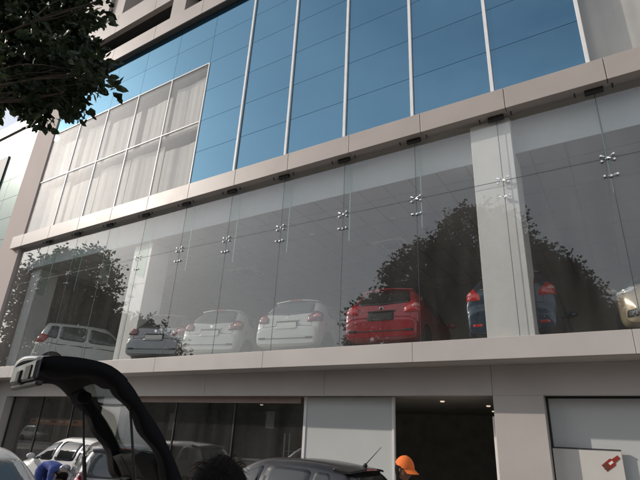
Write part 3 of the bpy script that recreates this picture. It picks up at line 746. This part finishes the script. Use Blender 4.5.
    rsweep([(-.62+1.24*i/20, zb_+.012*math.cos((i/10-1)*PI/2)) for i in range(21)], .006, M['joint'], 'tailgate_seam')
    for sy in (-1, 1): rsweep([(sy*(.62-.02*i/8), zb_+(z0-zb_)*i/8) for i in range(9)], .005, M['joint'], 'tailgate_seam')
    rsweep([(-.52+1.04*i/14, .42) for i in range(15)], .012, M['blacktrim'], 'bumper_groove')
    rsweep([(.55-1.1*i/14, .72+.02-.04*abs(i/7-1)) for i in range(15)], .004, M['joint'], 'crease')
    lz = z0-.24
    ad('plate_recess', [(-.30, lz-.11), (.30, lz-.11), (.27, lz+.09), (-.27, lz+.09)], (1, 0, 0), (0, 0, 0), .003, M['joint'] if plate == 'dark' else pntm)
    MB().box(-.02, -.30, 0, .03, .30, .035).build('tailgate_handle', pntm if plate != 'dark' else M['blacktrim'], t, bevel=.01).location = (bvh.ray_cast(Vector((-3, 0, lz+.1)), Vector((1, 0, 0)))[0].x, 0, lz+.085)
    if plate and plate != 'dark':
        px = bvh.ray_cast(Vector((-3, 0, lz)), Vector((1, 0, 0)))[0].x
        pl = MB().box(px-.035, -.25, lz-.07, px+.01, .25, lz+.05).build('number_plate', M['plate'], t, bevel=.004)
        MB().box(px-.033, -.262, lz-.082, px+.012, .262, lz+.062).build('plate_frame', M['blacktrim'], pl)
    ex = bvh.ray_cast(Vector((-3, 0, z0-.07)), Vector((1, 0, 0)))[0].x
    MB().lathe([(.034, ex-.006), (.045, ex+.0), (.045, ex+.02)], 18, 'x', (0, 0, z0-.075)).build('emblem', M['chrome'], t)
    # lamps
    for sy in (1, -1):
        d = (.72, -sy*.70, 0)          # towards the body from behind/outside;  sd = z x d
        org = (.12, sy*W/2*.86, 0)
        zl = z0-.05
        pts = [(-.20, zl-.14), (.13, zl-.12), (.22, zl+.10), (.02, zl+.17), (-.19, zl-.02)]
        pp = [(-p[0]*1, p[1]) for p in pts] if sy == -1 else pts
        # sd for sy=1: z x (.72,-.7,0) = (.7,.72,0): outward-forward; mirror for the other side
        if sy == -1: pp = pp[::-1]
        lm = ad('tail_lamp', pp, d, org, .012, lampm, pillow=.022)
        qq = [(((s-.0)*.45)+(.015 if sy == 1 else -.015), zl+.03+(z-zl-.03)*.32) for s, z in pp]
        ad('lamp_reflector', qq, d, org, .036, M['redlampin'], par=lm, pillow=.004, rings=3)
        ad('bumper_reflector', [(-.09, .40), (.09, .40), (.09, .45), (-.09, .45)], (1, 0, 0), (0, sy*.60, 0), .006, lampm if kind == 'suv' else M['joint'], rings=2)
        # head lamps
        d2 = (-.75, -sy*.66, 0); org2 = (L-.15, sy*W/2*.82, 0)
        hz = pf['top'][-3][1]-.04
        pts = [(-.22, hz-.10), (.16, hz-.12), (.20, hz-.01), (-.02, hz+.05), (-.27, hz+.03)]
        pp = pts if sy == -1 else [(-p[0], p[1]) for p in pts][::-1]
        hl = ad('head_lamp', [(-p[0], p[1]) for p in pp][::-1], d2, org2, .008, M['clearlamp'], pillow=.03)
        qq = [(p[0]*.45, hz-.03+(p[1]-hz+.03)*.5) for p in pp]
        ad('lamp_reflector', qq, d2, org2, .0395, M['chrome'], par=hl, rings=2)
        ad('fog_lamp', [(-.09, .36), (.09, .36), (.07, .48), (-.07, .48)], (-1, 0, 0), (0, sy*.58, 0), .006, M['blacktrim'], rings=2)
    ad('grille', [(-.42, .60), (.42, .60), (.36, .70), (-.36, .70)], (-1, 0, 0), (0, 0, 0), .006, M['blacktrim'])
    ad('air_intake', [(-.46, .32), (.46, .32), (.40, .46), (-.40, .46)], (-1, 0, 0), (0, 0, 0), .006, M['blacktrim'])
    if spoiler:
        zt = z1+.055; hx = bvh.ray_cast(Vector((-3, 0, zt)), Vector((1, 0, 0)))[0].x; sp = MB(); n = 16
        for i in range(n+1):
            yy = -.56+1.12*i/n; e = abs(yy)/.56
            xx = hx+.06*e*e; zz = zt-.035*e*e
            sp.v += [(xx-.10, yy, zz+.0), (xx-.09, yy, zz+.028), (xx+.16, yy, zz+.058), (xx+.16, yy, zz-.03)]
        for i in range(n):
            for k in range(4): sp.f.append((4*i+k, 4*i+(k+1) % 4, 4*i+4+(k+1) % 4, 4*i+4+k))
        sp.f += [(0, 1, 2, 3), tuple(4*n+k for k in (3, 2, 1, 0))]
        s_ = sp.build('spoiler', pntm, t, smooth=False, bevel=.006)
        MB().box(hx-.105, -.16, zt+.004, hx-.096, .16, zt+.02).build('stop_lamp', M['redlamp'], s_)
    if wheels:
        for xx in (ax_r, ax_f):
            for sy in (-1, 1):
                yo = sy*(W/2-.015); yi = sy*(W/2-.20)
                wh = MB().lathe([(.20, yi), (wr-.02, yi), (wr, yi+sy*.03), (wr, yo-sy*.03), (wr-.02, yo), (.205, yo-sy*.005)], 36, 'y', (xx, 0, wr)).build('tyre', M['tyre'], t, smooth=False)
                rm = MB().lathe([(.205, yo-sy*.01), (.195, yo-sy*.03), (.19, yo-sy*.09), (.03, yo-sy*.07)], 30, 'y', (xx, 0, wr))
                for k in range(8):
                    a_ = 2*PI*k/8
                    rm.tube([(xx+.03*math.cos(a_), yo-sy*.03, wr+.03*math.sin(a_)), (xx+.195*math.cos(a_), yo-sy*.02, wr+.195*math.sin(a_))], [.022, .014], 6)
                rm.lathe([(.045, yo-sy*.05), (.045, yo-sy*.02), (.03, yo-sy*.015)], 16, 'y', (xx, 0, wr))
                rm.build('rim', M['rim'], wh)
    return t, bvh

FZ = 3.505
def rear_at(px, py, deg): return (px, py)
def place(kind, label, p, xl, yl, phi, front=False, group='cars on show behind the display window', **k):
    """xl,yl: left corner (as seen from the street) of the end facing the glass; phi: turn of the nose to the left"""
    W = PROF[kind]['W']; c, s = math.cos(phi), math.sin(phi)
    cx, cy = xl + W/2*c*.96, yl + W/2*s*.96
    hd = math.atan2(c, -s)
    if front:
        L = PROF[kind]['L']; cx += -s*L; cy += c*L; hd += PI
    return car(kind, label, p, (cx, cy, FZ), hd, name='show_car', group=group, **k)
R_ = math.radians
place('hatch', 'red hatchback with its tail to the display window, the only red car', P_['red'], -5.20, 9.36, R_(5), plate='dark', z_scale=1.06)
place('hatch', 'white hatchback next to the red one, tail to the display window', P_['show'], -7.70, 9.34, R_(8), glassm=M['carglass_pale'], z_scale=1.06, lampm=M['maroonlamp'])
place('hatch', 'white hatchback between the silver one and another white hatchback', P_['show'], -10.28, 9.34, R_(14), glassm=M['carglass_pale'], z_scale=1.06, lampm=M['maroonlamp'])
place('hatch', 'silver grey hatchback parked just right of the slim inner column, darker than its white neighbours', P_['grey'], -12.66, 9.40, R_(20), lampm=M['maroonlamp'], z_scale=1.13)
place('suv', 'dark blue car partly hidden behind the wide inner column', P_['blue'], -2.58, 9.5, R_(1))
tA, bvA = car('tall', 'tall white hatchback seen from its side in the leftmost part of the display window', P_['bright'], (-18.75, 9.95, FZ), R_(58), name='show_car', group='cars on show behind the display window', glassm=M['carglass_pale'], spoiler=False, z_scale=1.13)
# decal stripe on its right flank
for (x0, x1, z) in ((.35, .95, .90), (1.05, 1.75, .885), (1.85, 2.55, .87), (2.65, 3.0, .84)):
    pts = []
    for i in range(8):
        xx = x0+(x1-x0)*i/7; h = bvA.ray_cast(Vector((xx, -3, z+.01*math.sin(i))), Vector((0, 1, 0)))
        if h[0]: pts.append((h[0].x, h[0].y-.002, h[0].z))
    pts = [(p[0], p[1]-.002, p[2]) for p in pts]
    MB().tube(pts, [.004+.009*math.sin(PI*(i+.5)/8) for i in range(len(pts))], 4).build('decal_stripe', M['logobrown'], tA)
place('suv', 'cream car nosing up to the display window at the right edge', P_['beige'], -.04, 9.36, R_(-4), front=True)

# street cars
sg = 'cars parked on the forecourt'
car('hatch', 'black hatchback with a roof aerial parked in front of the frosted panel', P_['black'], (-2.88, 6.85, 0), PI, group=sg, plate=True, z_scale=.97)[0]
dark = [o for o in COL.objects if o.name.startswith('parked_car')][0]
MB().tube([(.62, -.1, 1.45), (.58, -.1, 1.49)], .03, 8).tube([(.60, -.1, 1.48), (.36, -.16, 1.74)], [.008, .004], 6).build('aerial', M['blacktrim'], dark)
car('hatch', 'white car parked farthest away by the left ground floor glass', P_['white'], (-10.2, 8.35, 0), PI, group=sg, glassm=M['carglass'], lampm=M['maroonlamp'])
car('tall', 'silver round-backed car seen through and beside the raised tailgate', P_['silver'], (-7.05, 5.65, 0), R_(148), group=sg, glassm=M['carglass_pale'], z_scale=.93, lampm=M['maroonlamp'])
car('hatch', 'white car at the lower left corner nearest the street, nose towards the showroom', P_['white'], (-8.35, 3.3, 0), R_(-12), group=sg, glassm=M['carglass_pale'])

car('hatch', 'white car parked before the shop row across the street, mirrored in the lower left glass', P_['white'], (-67.5, -14.6, 0), 0, group='cars parked across the street')
car('tall', 'silver car parked before the shop row across the street, mirrored in the lower left glass', P_['silver'], (-61.5, -14.6, 0), 0, group='cars parked across the street')
# ------------------------------------------------------------------ the car with the raised tailgate
azh = math.radians(18)
u = Vector((-math.cos(azh), math.sin(azh), 0)); hv = Vector((-u.y, u.x, 0))       # u: across (near->far side); hv: towards the tail
hB = Vector((-2.188, 2.15, 1.517))
tc, _ = None, None
W_H = 1.02
mid = hB + u*W_H/2
L_h = PROF['hatch']['L']
rear = mid + hv*.50
PROF['low'] = dict(PROF['hatch']); PROF['low']['L'] = 3.55
PROF['low']['top'] = [(0, .50), (.015, .60), (.07, .68), (.12, .76), (.22, .80), (.42, .95), (.50, 1.36), (.9, 1.41), (1.5, 1.40), (2.0, 1.34), (2.5, 1.12), (2.75, 1.0), (3.05, .93), (3.3, .84), (3.48, .68), (3.55, .50)]
PROF['low']['rw'] = (.84, 1.25, .55, .48)
PROF['low']['side'] = [[(.60, 1.03), (1.02, 1.0), (1.02, 1.29), (.80, 1.28)], [(1.08, 1.0), (1.80, .985), (1.80, 1.31), (1.08, 1.30)], [(1.87, .985), (2.55, .975), (2.20, 1.2), (1.87, 1.30)]]
PROF['low']['ws'] = (1.02, 1.30)
hc, _b = car('low', 'small white car with its black-lined tailgate raised, in front of the photographer', P_['white'], (rear.x, rear.y, 0), math.atan2(-hv.y, -hv.x), name='open_tailgate_car', spoiler=False, plate=False)
# tailgate: profile (p towards the tail, q up) of the outer skin
prof = [(-.03, -.05), (.05, .08), (.165, .235), (.27, .345), (.37, .455), (.49, .54), (.62, .565), (.74, .565), (.81, .555)]
prof = catmull(prof, 4)
def nrm(i):
    a = prof[max(i-1, 0)]; b = prof[min(i+1, len(prof)-1)]; d = (b[0]-a[0], b[1]-a[1]); l = math.hypot(*d); return (-d[1]/l, d[0]/l)   # outwards (up)
def HP(i, v, dep):
    """point at profile index i, fraction v across, dep below the outer skin"""
    s = i/(len(prof)-1); taper = .02 + .05*max(0, s-.55)/.45*2
    n = nrm(i); e = 4*(v-.5)**2
    p = prof[i][0] - n[0]*dep; q = prof[i][1] - n[1]*dep
    # the panel is bowed: its middle stands proud, the corners fall away
    p += .05*(1-e)*max(0, s-.35); q += .03*(1-e)
    vv = taper + (1-2*taper)*v
    return hB + u*(vv*W_H) + hv*p + Vector((0, 0, q))
tg = None
hinv = Matrix.Rotation(-math.atan2(-hv.y, -hv.x), 4, 'Z') @ Matrix.Translation((-rear.x, -rear.y, 0))
def hpart(name, mb, m, par=None, **k):
    mb.v = [tuple(hinv @ Vector(v)) for v in mb.v]
    return mb.build(name, m, par or hc, **k)
NP = len(prof)
def skin(i0, i1, v0, v1, d0, d1, nv=10):
    """closed slab of the tailgate shell between profile indices and across fractions; d may be function(i,v)"""
    mb = MB(); f0 = d0 if callable(d0) else (lambda i, v: d0); f1 = d1 if callable(d1) else (lambda i, v: d1)
    for side in (f0, f1):
        for i in range(i0, i1+1):
            for k in range(nv+1):
                v = v0+(v1-v0)*k/nv; mb.v.append(tuple(HP(i, v, side(i, v))))
    a = (i1-i0+1)*(nv+1)
    for i in range(i1-i0):
        for k in range(nv):
            q = (i*(nv+1)+k, i*(nv+1)+k+1, (i+1)*(nv+1)+k+1, (i+1)*(nv+1)+k)
            mb.f.append(q); mb.f.append(tuple(a+x for x in q)[::-1])
    for i in range(i1-i0):
        for k in (0, nv):
            q = (i*(nv+1)+k, (i+1)*(nv+1)+k); mb.f.append((q[0], q[1], a+q[1], a+q[0]))
    for k in range(nv):
        for i in (0, i1-i0):
            q = (i*(nv+1)+k, i*(nv+1)+k+1); mb.f.append((q[0], q[1], a+q[1], a+q[0]))
    return mb
iw0, iw1 = 4, 19                       # rear window from iw0 to iw1
fr = .135
tg = hpart('tailgate', skin(iw1-1, NP-1, .07, .93, 0, .022, 14), P_['white'], smooth=True)
bw_ = hpart('tailgate_lining', skin(iw1-2, NP-1, 0, 1, lambda i, v: .024-.030*(abs(v-.5) > .44), lambda i, v: .058+.05*math.exp(-((i-26)/3.5)**2)*(1-(2*v-1)**4)+.02*math.sin(9*v), 16), M['lining'], tg, smooth=True)
for v0, v1 in ((0, fr), (1-fr, 1)):
    hpart('tailgate_pillar', skin(0, iw1, v0, v1, 0, lambda i, v: .062+.014*math.sin(i*.9), 4), M['lining'], tg, smooth=True)
    hpart('pillar_skin', skin(0, iw1, v0+.02, v1-.02, -.006, -.001, 4), M['lining'], tg, smooth=True)
hpart('tailgate_header', skin(0, iw0, fr, 1-fr, 0, .06, 8), M['lining'], tg, smooth=True)
hpart('tailgate_glass', skin(iw0, iw1-1, fr, 1-fr, .006, .012, 10), glass_mat('tailgate_glass', (.72, .75, .74), .04), tg, smooth=True)
# bright lip at the free edge with latch and lamps
def lip(v0, v1, p0, p1, q0, q1):
    mb = MB(); e = [hB+u*(v*W_H)+hv*p+Vector((0, 0, q)) for v in (v0, v1) for p in (p0, p1) for q in (q0, q1)]
    mb.v = [tuple(x) for x in e]; mb.f = [(0, 1, 3, 2), (4, 6, 7, 5), (0, 4, 5, 1), (2, 3, 7, 6), (0, 2, 6, 4), (1, 5, 7, 3)]; return mb
lp = hpart('tailgate_lip', lip(.10, .70, .815, .84, .445, .545), M['lipgrey'], tg, bevel=.02)
hpart('latch', lip(.40, .50, .79, .85, .44, .51), M['blackmetal'], lp, bevel=.01)
hpart('lip_edge', lip(.08, .72, .79, .825, .415, .442), M['blackmetal'], lp, bevel=.01)
hpart('lip_slot', lip(.18, .30, .839, .846, .45, .52), M['blackmetal'], lp)
hpart('wiper_motor_cover', lip(.40, .58, .44, .52, .36, .43), M['lining'], tg, bevel=.03)
for v, sgn in ((.06, 1), (.94, -1)):
    i = 13
    a_ = HP(i, v, .05); b_ = hB + u*(v*W_H) + hv*(.17) + Vector((0, 0, -.30))
    hpart('gas_strut', MB().tube([a_, a_.lerp(b_, .5)], .007, 8).tube([a_.lerp(b_, .45), b_], .013, 8), M['blackmetal'])
# rear seat headrests inside
for v in (.2, .8):
    p = hB + u*(v*W_H) + hv*(-.10) + Vector((0, 0, -.14))
    mb = MB().lathe([(.02, -.11), (.075, -.09), (.09, 0), (.075, .09), (.02, .11)], 16, 'y'); mb.v = [(x+p.x, y_+p.y, z+p.z) for x, y_, z in mb.v]
    hpart('headrest', mb, M['blacktrim'], smooth=True)

# ------------------------------------------------------------------ people
def person(label, joints, loc, rz, shirt, legs, hair=True, cap=False, head_turn=0, head_tilt=0, height=1.0, hairscale=1.0):
    """joints: dict name->(x,y,z); local +x is forward"""
    t = thing('person', label, 'person', loc, rz)
    J = joints
    bm = bmesh.new(); rad = []
    names = {}
    def V(n, p, r): names[n] = bm.verts.new(p); rad.append(r); return names[n]
    V('pelvis', J['pelvis'], (.15, .12))
    V('waist', J['waist'], (.135, .105)); V('chest', J['chest'], (.165, .12)); V('neckb', J['neckb'], (.085, .075)); V('neck', J['neck'], (.058, .058)); V('skull', J['head'], (.06, .06))
    E_ = [('pelvis', 'waist'), ('waist', 'chest'), ('chest', 'neckb'), ('neckb', 'neck'), ('neck', 'skull')]
    for s in ('l', 'r'):
        V('sh'+s, J['sh'+s], (.07, .065)); V('el'+s, J['el'+s], (.045, .045)); V('wr'+s, J['wr'+s], (.03, .026))
        V('hip'+s, J['hip'+s], (.105, .10)); V('kn'+s, J['kn'+s], (.065, .065)); V('an'+s, J['an'+s], (.042, .045)); V('to'+s, J['to'+s], (.04, .03))
        E_ += [('chest', 'sh'+s), ('sh'+s, 'el'+s), ('el'+s, 'wr'+s), ('pelvis', 'hip'+s), ('hip'+s, 'kn'+s), ('kn'+s, 'an'+s), ('an'+s, 'to'+s)]
        wv = Vector(J['wr'+s]); d = (wv-Vector(J['el'+s])).normalized()
        sdv = d.cross(Vector((0, 1, 0))).normalized()
        V('pa'+s, wv+d*.075, (.036, .02)); E_.append(('wr'+s, 'pa'+s))
        for k, (o_, ln) in enumerate(((-.032, .062), (-.011, .078), (.011, .072), (.032, .055))):
            a = wv+d*.085+sdv*o_; b = a+d*ln*.55; c = b+(d*.8+Vector((0, (-1 if s == 'l' else 1)*.6, 0))).normalized()*ln*.5
            V('f%s%da' % (s, k), a, (.012, .012)); V('f%s%db' % (s, k), b, (.012, .012)); V('f%s%dc' % (s, k), c, (.012, .012))
            E_ += [('pa'+s, 'f%s%da' % (s, k)), ('f%s%da' % (s, k), 'f%s%db' % (s, k)), ('f%s%db' % (s, k), 'f%s%dc' % (s, k))]
        a = wv+d*.03+sdv*.035; b = wv+d*.075+sdv*.065
        V('t%sa' % s, a, (.014, .014)); V('t%sb' % s, b, (.013, .013)); E_ += [('wr'+s, 't%sa' % s), ('t%sa' % s, 't%sb' % s)]
    for a, b in E_: bm.edges.new((names[a], names[b]))
    me = bpy.data.meshes.new('body'); bm.to_mesh(me); bm.free()
    o = bpy.data.objects.new('body', me); COL.objects.link(o)
    md = o.modifiers.new('skin', 'SKIN')
    if not me.skin_vertices:
        bpy.context.view_layer.objects.active = o
    bpy.context.view_layer.update()
    sv = me.skin_vertices[0].data if len(me.skin_vertices) else None
    for i, r in enumerate(rad): sv[i].radius = r
    sv[0].use_root = True
    sb = o.modifiers.new('sub', 'SUBSURF'); sb.levels = 2; sb.render_levels = 2
    bpy.context.view_layer.update()
    ev = o.evaluated_get(bpy.context.evaluated_depsgraph_get()); m2 = bpy.data.meshes.new_from_object(ev)
    bm = bmesh.new(); bm.from_mesh(m2)
    # head: shaped ball with jaw, nose, ears, brow
    hm = bmesh.new(); bmesh.ops.create_uvsphere(hm, u_segments=40, v_segments=28, radius=1)
    for v in hm.verts:
        x, y, z = v.co
        jaw = max(0, -z); w_ = .076*(1-.28*jaw*jaw); dp = .096*(1-.10*jaw)
        nx = x*dp+.012*jaw*(x > -.2); ny = y*w_; nz = z*.118
        if x > .3:
            nose = math.exp(-((y*w_)/.013)**2)*math.exp(-((nz+.018)/.026)**2); nx += .024*nose
            eye = math.exp(-((abs(ny)-.032)/.014)**2)*math.exp(-((nz-.012)/.012)**2); nx -= .009*eye
            brow = math.exp(-((nz-.032)/.010)**2)*math.exp(-(ny/.05)**4); nx += .005*brow
            lips = math.exp(-((abs(nz+.058)-.006)/.005)**2)*math.exp(-(ny/.022)**4); nx += .006*lips
            chin = math.exp(-((nz+.098)/.018)**2)*math.exp(-(ny/.025)**2); nx += .008*chin
        v.co = (nx, ny, nz)
    for sy in (-1, 1):
        r = bmesh.ops.create_uvsphere(hm, u_segments=12, v_segments=8, radius=1)
        for v in r['verts']: v.co = Vector((v.co.x*.017-.004, sy*(.077+v.co.y*.009+.006*abs(v.co.x)), v.co.z*.031-.004))
    HM = Matrix.Translation(J['head']) @ Matrix.Rotation(head_turn, 4, 'Z') @ Matrix.Rotation(head_tilt, 4, 'Y')
    bmesh.ops.transform(hm, matrix=HM, verts=hm.verts)
    tmp = bpy.data.meshes.new('h'); hm.to_mesh(tmp); hm.free(); bm.from_mesh(tmp); bm.to_mesh(m2); bm.free()
    bpy.data.objects.remove(o)
    o = bpy.data.objects.new('body', m2); COL.objects.link(o)
    rm = o.modifiers.new('rm', 'REMESH'); rm.mode = 'VOXEL'; rm.voxel_size = .0048; rm.use_smooth_shade = True
    bpy.context.view_layer.update()
    ev = o.evaluated_get(bpy.context.evaluated_depsgraph_get()); m3 = bpy.data.meshes.new_from_object(ev)
    o.modifiers.clear()
    bi = bmesh.new(); bi.from_mesh(m3); seen = set(); isl = []
    for v0 in bi.verts:
        if v0 in seen: continue
        st = [v0]; seen.add(v0); cur = []
        while st:
            v = st.pop(); cur.append(v)
            for e in v.link_edges:
                q = e.other_vert(v)
                if q not in seen: seen.add(q); st.append(q)
        isl.append(cur)
    isl.sort(key=len)
    bmesh.ops.delete(bi, geom=[v for c in isl[:-1] for v in c], context='VERTS'); bi.to_mesh(m3); bi.free()
    o.data = m3; o.parent = t
    m3.materials.clear(); m3.materials.append(M['skin'])
    # clothing: offset copies of the body surface
    def cloth(name, cond, off, m):
        bmc = bmesh.new(); bmc.from_mesh(m3)
        dl = [f for f in bmc.faces if not cond(f.calc_center_median())]
        bmesh.ops.delete(bmc, geom=dl, context='FACES')
        bmc.normal_update()
        for v in bmc.verts: v.co += v.normal*(off + .004*math.sin(v.co.z*55+v.co.x*30))
        mc = bpy.data.meshes.new(name); bmc.to_mesh(mc); bmc.free(); return mkobj(name, mc, m, t, True)
    nb_ = Vector(J['neckb']); nk = Vector(J['neck']); hd = Vector(J['head']); pv = Vector(J['pelvis']); ax_t = (nk-pv).normalized()
    def armlim(c):
        for s in ('l', 'r'):
            e, w2 = Vector(J['el'+s]), Vector(J['wr'+s])
            if (c-w2).length < .13 or (c-e).length < .03: 
                if (c-pv).dot(ax_t) > -.3 and ((c-w2).length < (c-e).length): return False
        return True
    lim = (nk-pv).length-.035
    cloth('shirt', lambda c: -.06 < (c-pv).dot(ax_t) < lim and (c-hd).length > .13 and armlim(c) or (not armlim(c) and False) or any(((c-Vector(J['el'+s])).length < .16 and (c-Vector(J['wr'+s])).length > .10 and (c-Vector(J['kn'+s])).length > .2) for s in 'lr'), .014, shirt)
    cloth('trousers', lambda c: (c-pv).dot(ax_t) <= -.02 and c.z > .07 and all((c-Vector(J['wr'+s])).length > .20 and (c-Vector(J['el'+s])).length > .12 for s in 'lr'), .012, legs)
    cloth('shoe', lambda c: c.z <= .075 and (c-pv).length > .5 and all((c-Vector(J['wr'+s])).length > .2 for s in 'lr'), .012, M['blacktrim'])
    def shell(name, cond, off, m, lump=0., parent=t, sc=1.0):
        sm = bmesh.new(); bmesh.ops.create_uvsphere(sm, u_segments=64, v_segments=40, radius=1)
        bmesh.ops.delete(sm, geom=[f for f in sm.faces if not cond(f.calc_center_median())], context='FACES')
        rr = random.Random(4)
        for v in sm.verts:
            x, y, z = v.co; a_ = math.atan2(y, x)
            k = 1 + lump*(.5*math.sin(7*a_+3*z)+.5*math.sin(13*a_-5*z+1)+.7*math.sin(9*z+2*a_))
            v.co = Vector((x*(.099+off)*k, y*(.082+off)*k, z*(.121+off)*k))
        bmesh.ops.transform(sm, matrix=HM, verts=sm.verts)
        ms = bpy.data.meshes.new(name); sm.to_mesh(ms); sm.free(); return mkobj(name, ms, m, parent, True)
    if hair: 
        ho = shell('hair', (lambda c: (c.z > .45 or c.x < .18+.5*c.z) and c.z > -.75 and not (abs(c.y) > .85 and -.3 < c.z < .1 and c.x > -.1)), .010 if cap else .028*hairscale, M['hair'], .0 if cap else .018)
        if not cap:
            mb = MB(); rr = random.Random(3)
            for _ in range(260):
                th = rr.uniform(.6, 5.7); z = rr.uniform(-.55, .98); rxy = math.sqrt(max(0, 1-z*z)); p = Vector((math.cos(th)*rxy*.125, math.sin(th)*rxy*.108, z*.147))
                d = Vector((rr.gauss(0, .4)+p.x*3, rr.gauss(0, .4)+p.y*3, -1+z*1.2+rr.gauss(0, .3))).normalized(); ln = rr.uniform(.02, .06)
                pp = [HM @ p, HM @ (p+d*ln*.5+p*.06), HM @ (p+d*ln+p*.02+Vector((0, 0, -.01)))]
                mb.tube(pp, [.0016, .0013, .0005], 4, cap=False)
            mb.build('loose_strand', mat('hair_strand', (.02, .011, .007), .7, spec=.1), ho)
    if cap:
        c_ = shell('cap', (lambda c: c.z > .22-.12*c.x), .022, M['cap'])
        vb = MB(); n = 20; rows = 8
        for j in range(rows+1):
            for i in range(n+1):
                a_ = -1.05+2.1*i/n; r = j/rows
                bx0, by0 = .108*math.cos(a_), .098*math.sin(a_)
                ext = .088*math.cos(a_*.95)**.8
                x_ = bx0+ext*r; y_ = by0*(1-.05*r); z_ = .036-.035*r-.30*(y_*y_)/.1*1.0
                vb.v.append(tuple(HM @ Vector((x_, y_, z_+.004))))
        for j in range(rows+1):
            for i in range(n+1):
                p = Vector(vb.v[j*(n+1)+i]); vb.v.append((p.x, p.y, p.z-.005))
        a0 = (rows+1)*(n+1)
        for j in range(rows):
            for i in range(n):
                q = (j*(n+1)+i, j*(n+1)+i+1, (j+1)*(n+1)+i+1, (j+1)*(n+1)+i); vb.f.append(q); vb.f.append(tuple(a0+x for x in q)[::-1])
        for i in range(n): q = (rows*(n+1)+i, rows*(n+1)+i+1); vb.f.append((q[0], q[1], a0+q[1], a0+q[0]))
        vb.build('visor', M['cap'], c_, smooth=True)
        MB().lathe([(.003, .0), (.010, -.002), (.011, -.006)], 12, 'z', tuple(HM @ Vector((0, 0, .147)))).build('button', M['cap'], c_)
    for sy in (-1, 1):
        mb = MB().lathe([(.003, .0), (.010, -.004), (.012, -.012)], 14, 'x'); mb.v = [tuple(HM @ Vector((v[0]+.094, v[1]+sy*.032, v[2]+.012))) for v in mb.v]
        mb.build('eye', mat('eye_white', (.5, .47, .44), .2), o)
    return t

def standing(h, lean=0.06, arm=.1):
    k = h/1.72
    J = dict(pelvis=(0, 0, .93), waist=(.0, 0, 1.06), chest=(.0, 0, 1.27), neckb=(-.01, 0, 1.43), neck=(.0, 0, 1.49), head=(.02, 0, 1.595),
             shl=(-.01, .17, 1.40), shr=(-.01, -.17, 1.40), ell=(-.03, .235, 1.13), elr=(-.03, -.235, 1.13), wrl=(.07, .25, .90), wrr=(.07, -.25, .90),
             hipl=(0, .09, .88), hipr=(0, -.09, .88), knl=(.03, .10, .48), knr=(.0, -.10, .48), anl=(-.02, .10, .08), anr=(-.05, -.10, .08), tol=(.13, .12, .035), tor=(.10, -.12, .035))
    return {n: tuple(c*k for c in p) for n, p in J.items()}
person('person in a bright orange baseball cap walking past the dark doorway', standing(1.60), (-2.37, 5.72, 0), R_(-14), M['darkshirt'], M['jeans'], cap=True, head_tilt=R_(14))
person('person with messy black hair seen from behind, close by the raised tailgate', standing(1.64), (-1.40, 1.56, 0), R_(120), M['maroon'], M['jeans'], head_tilt=R_(8), hairscale=1.15)
J = dict(pelvis=(-.10, 0, .88), waist=(.06, 0, .92), chest=(.27, 0, .90), neckb=(.42, 0, .80), neck=(.47, 0, .74), head=(.55, 0, .66),
         shl=(.38, .17, .82), shr=(.38, -.17, .82), ell=(.42, .22, .56), elr=(.42, -.22, .56), wrl=(.55, .16, .38), wrr=(.55, -.16, .38),
         hipl=(-.09, .09, .82), hipr=(-.09, -.09, .82), knl=(.0, .11, .46), knr=(-.04, -.11, .46), anl=(-.08, .11, .08), anr=(-.14, -.11, .08), tol=(.07, .12, .035), tor=(.01, -.12, .035))
person('person in a blue shirt bending down beside the farthest white car', J, (-11.85, 7.3, 0), R_(10), M['blueshirt'], M['jeans'], head_tilt=R_(50))
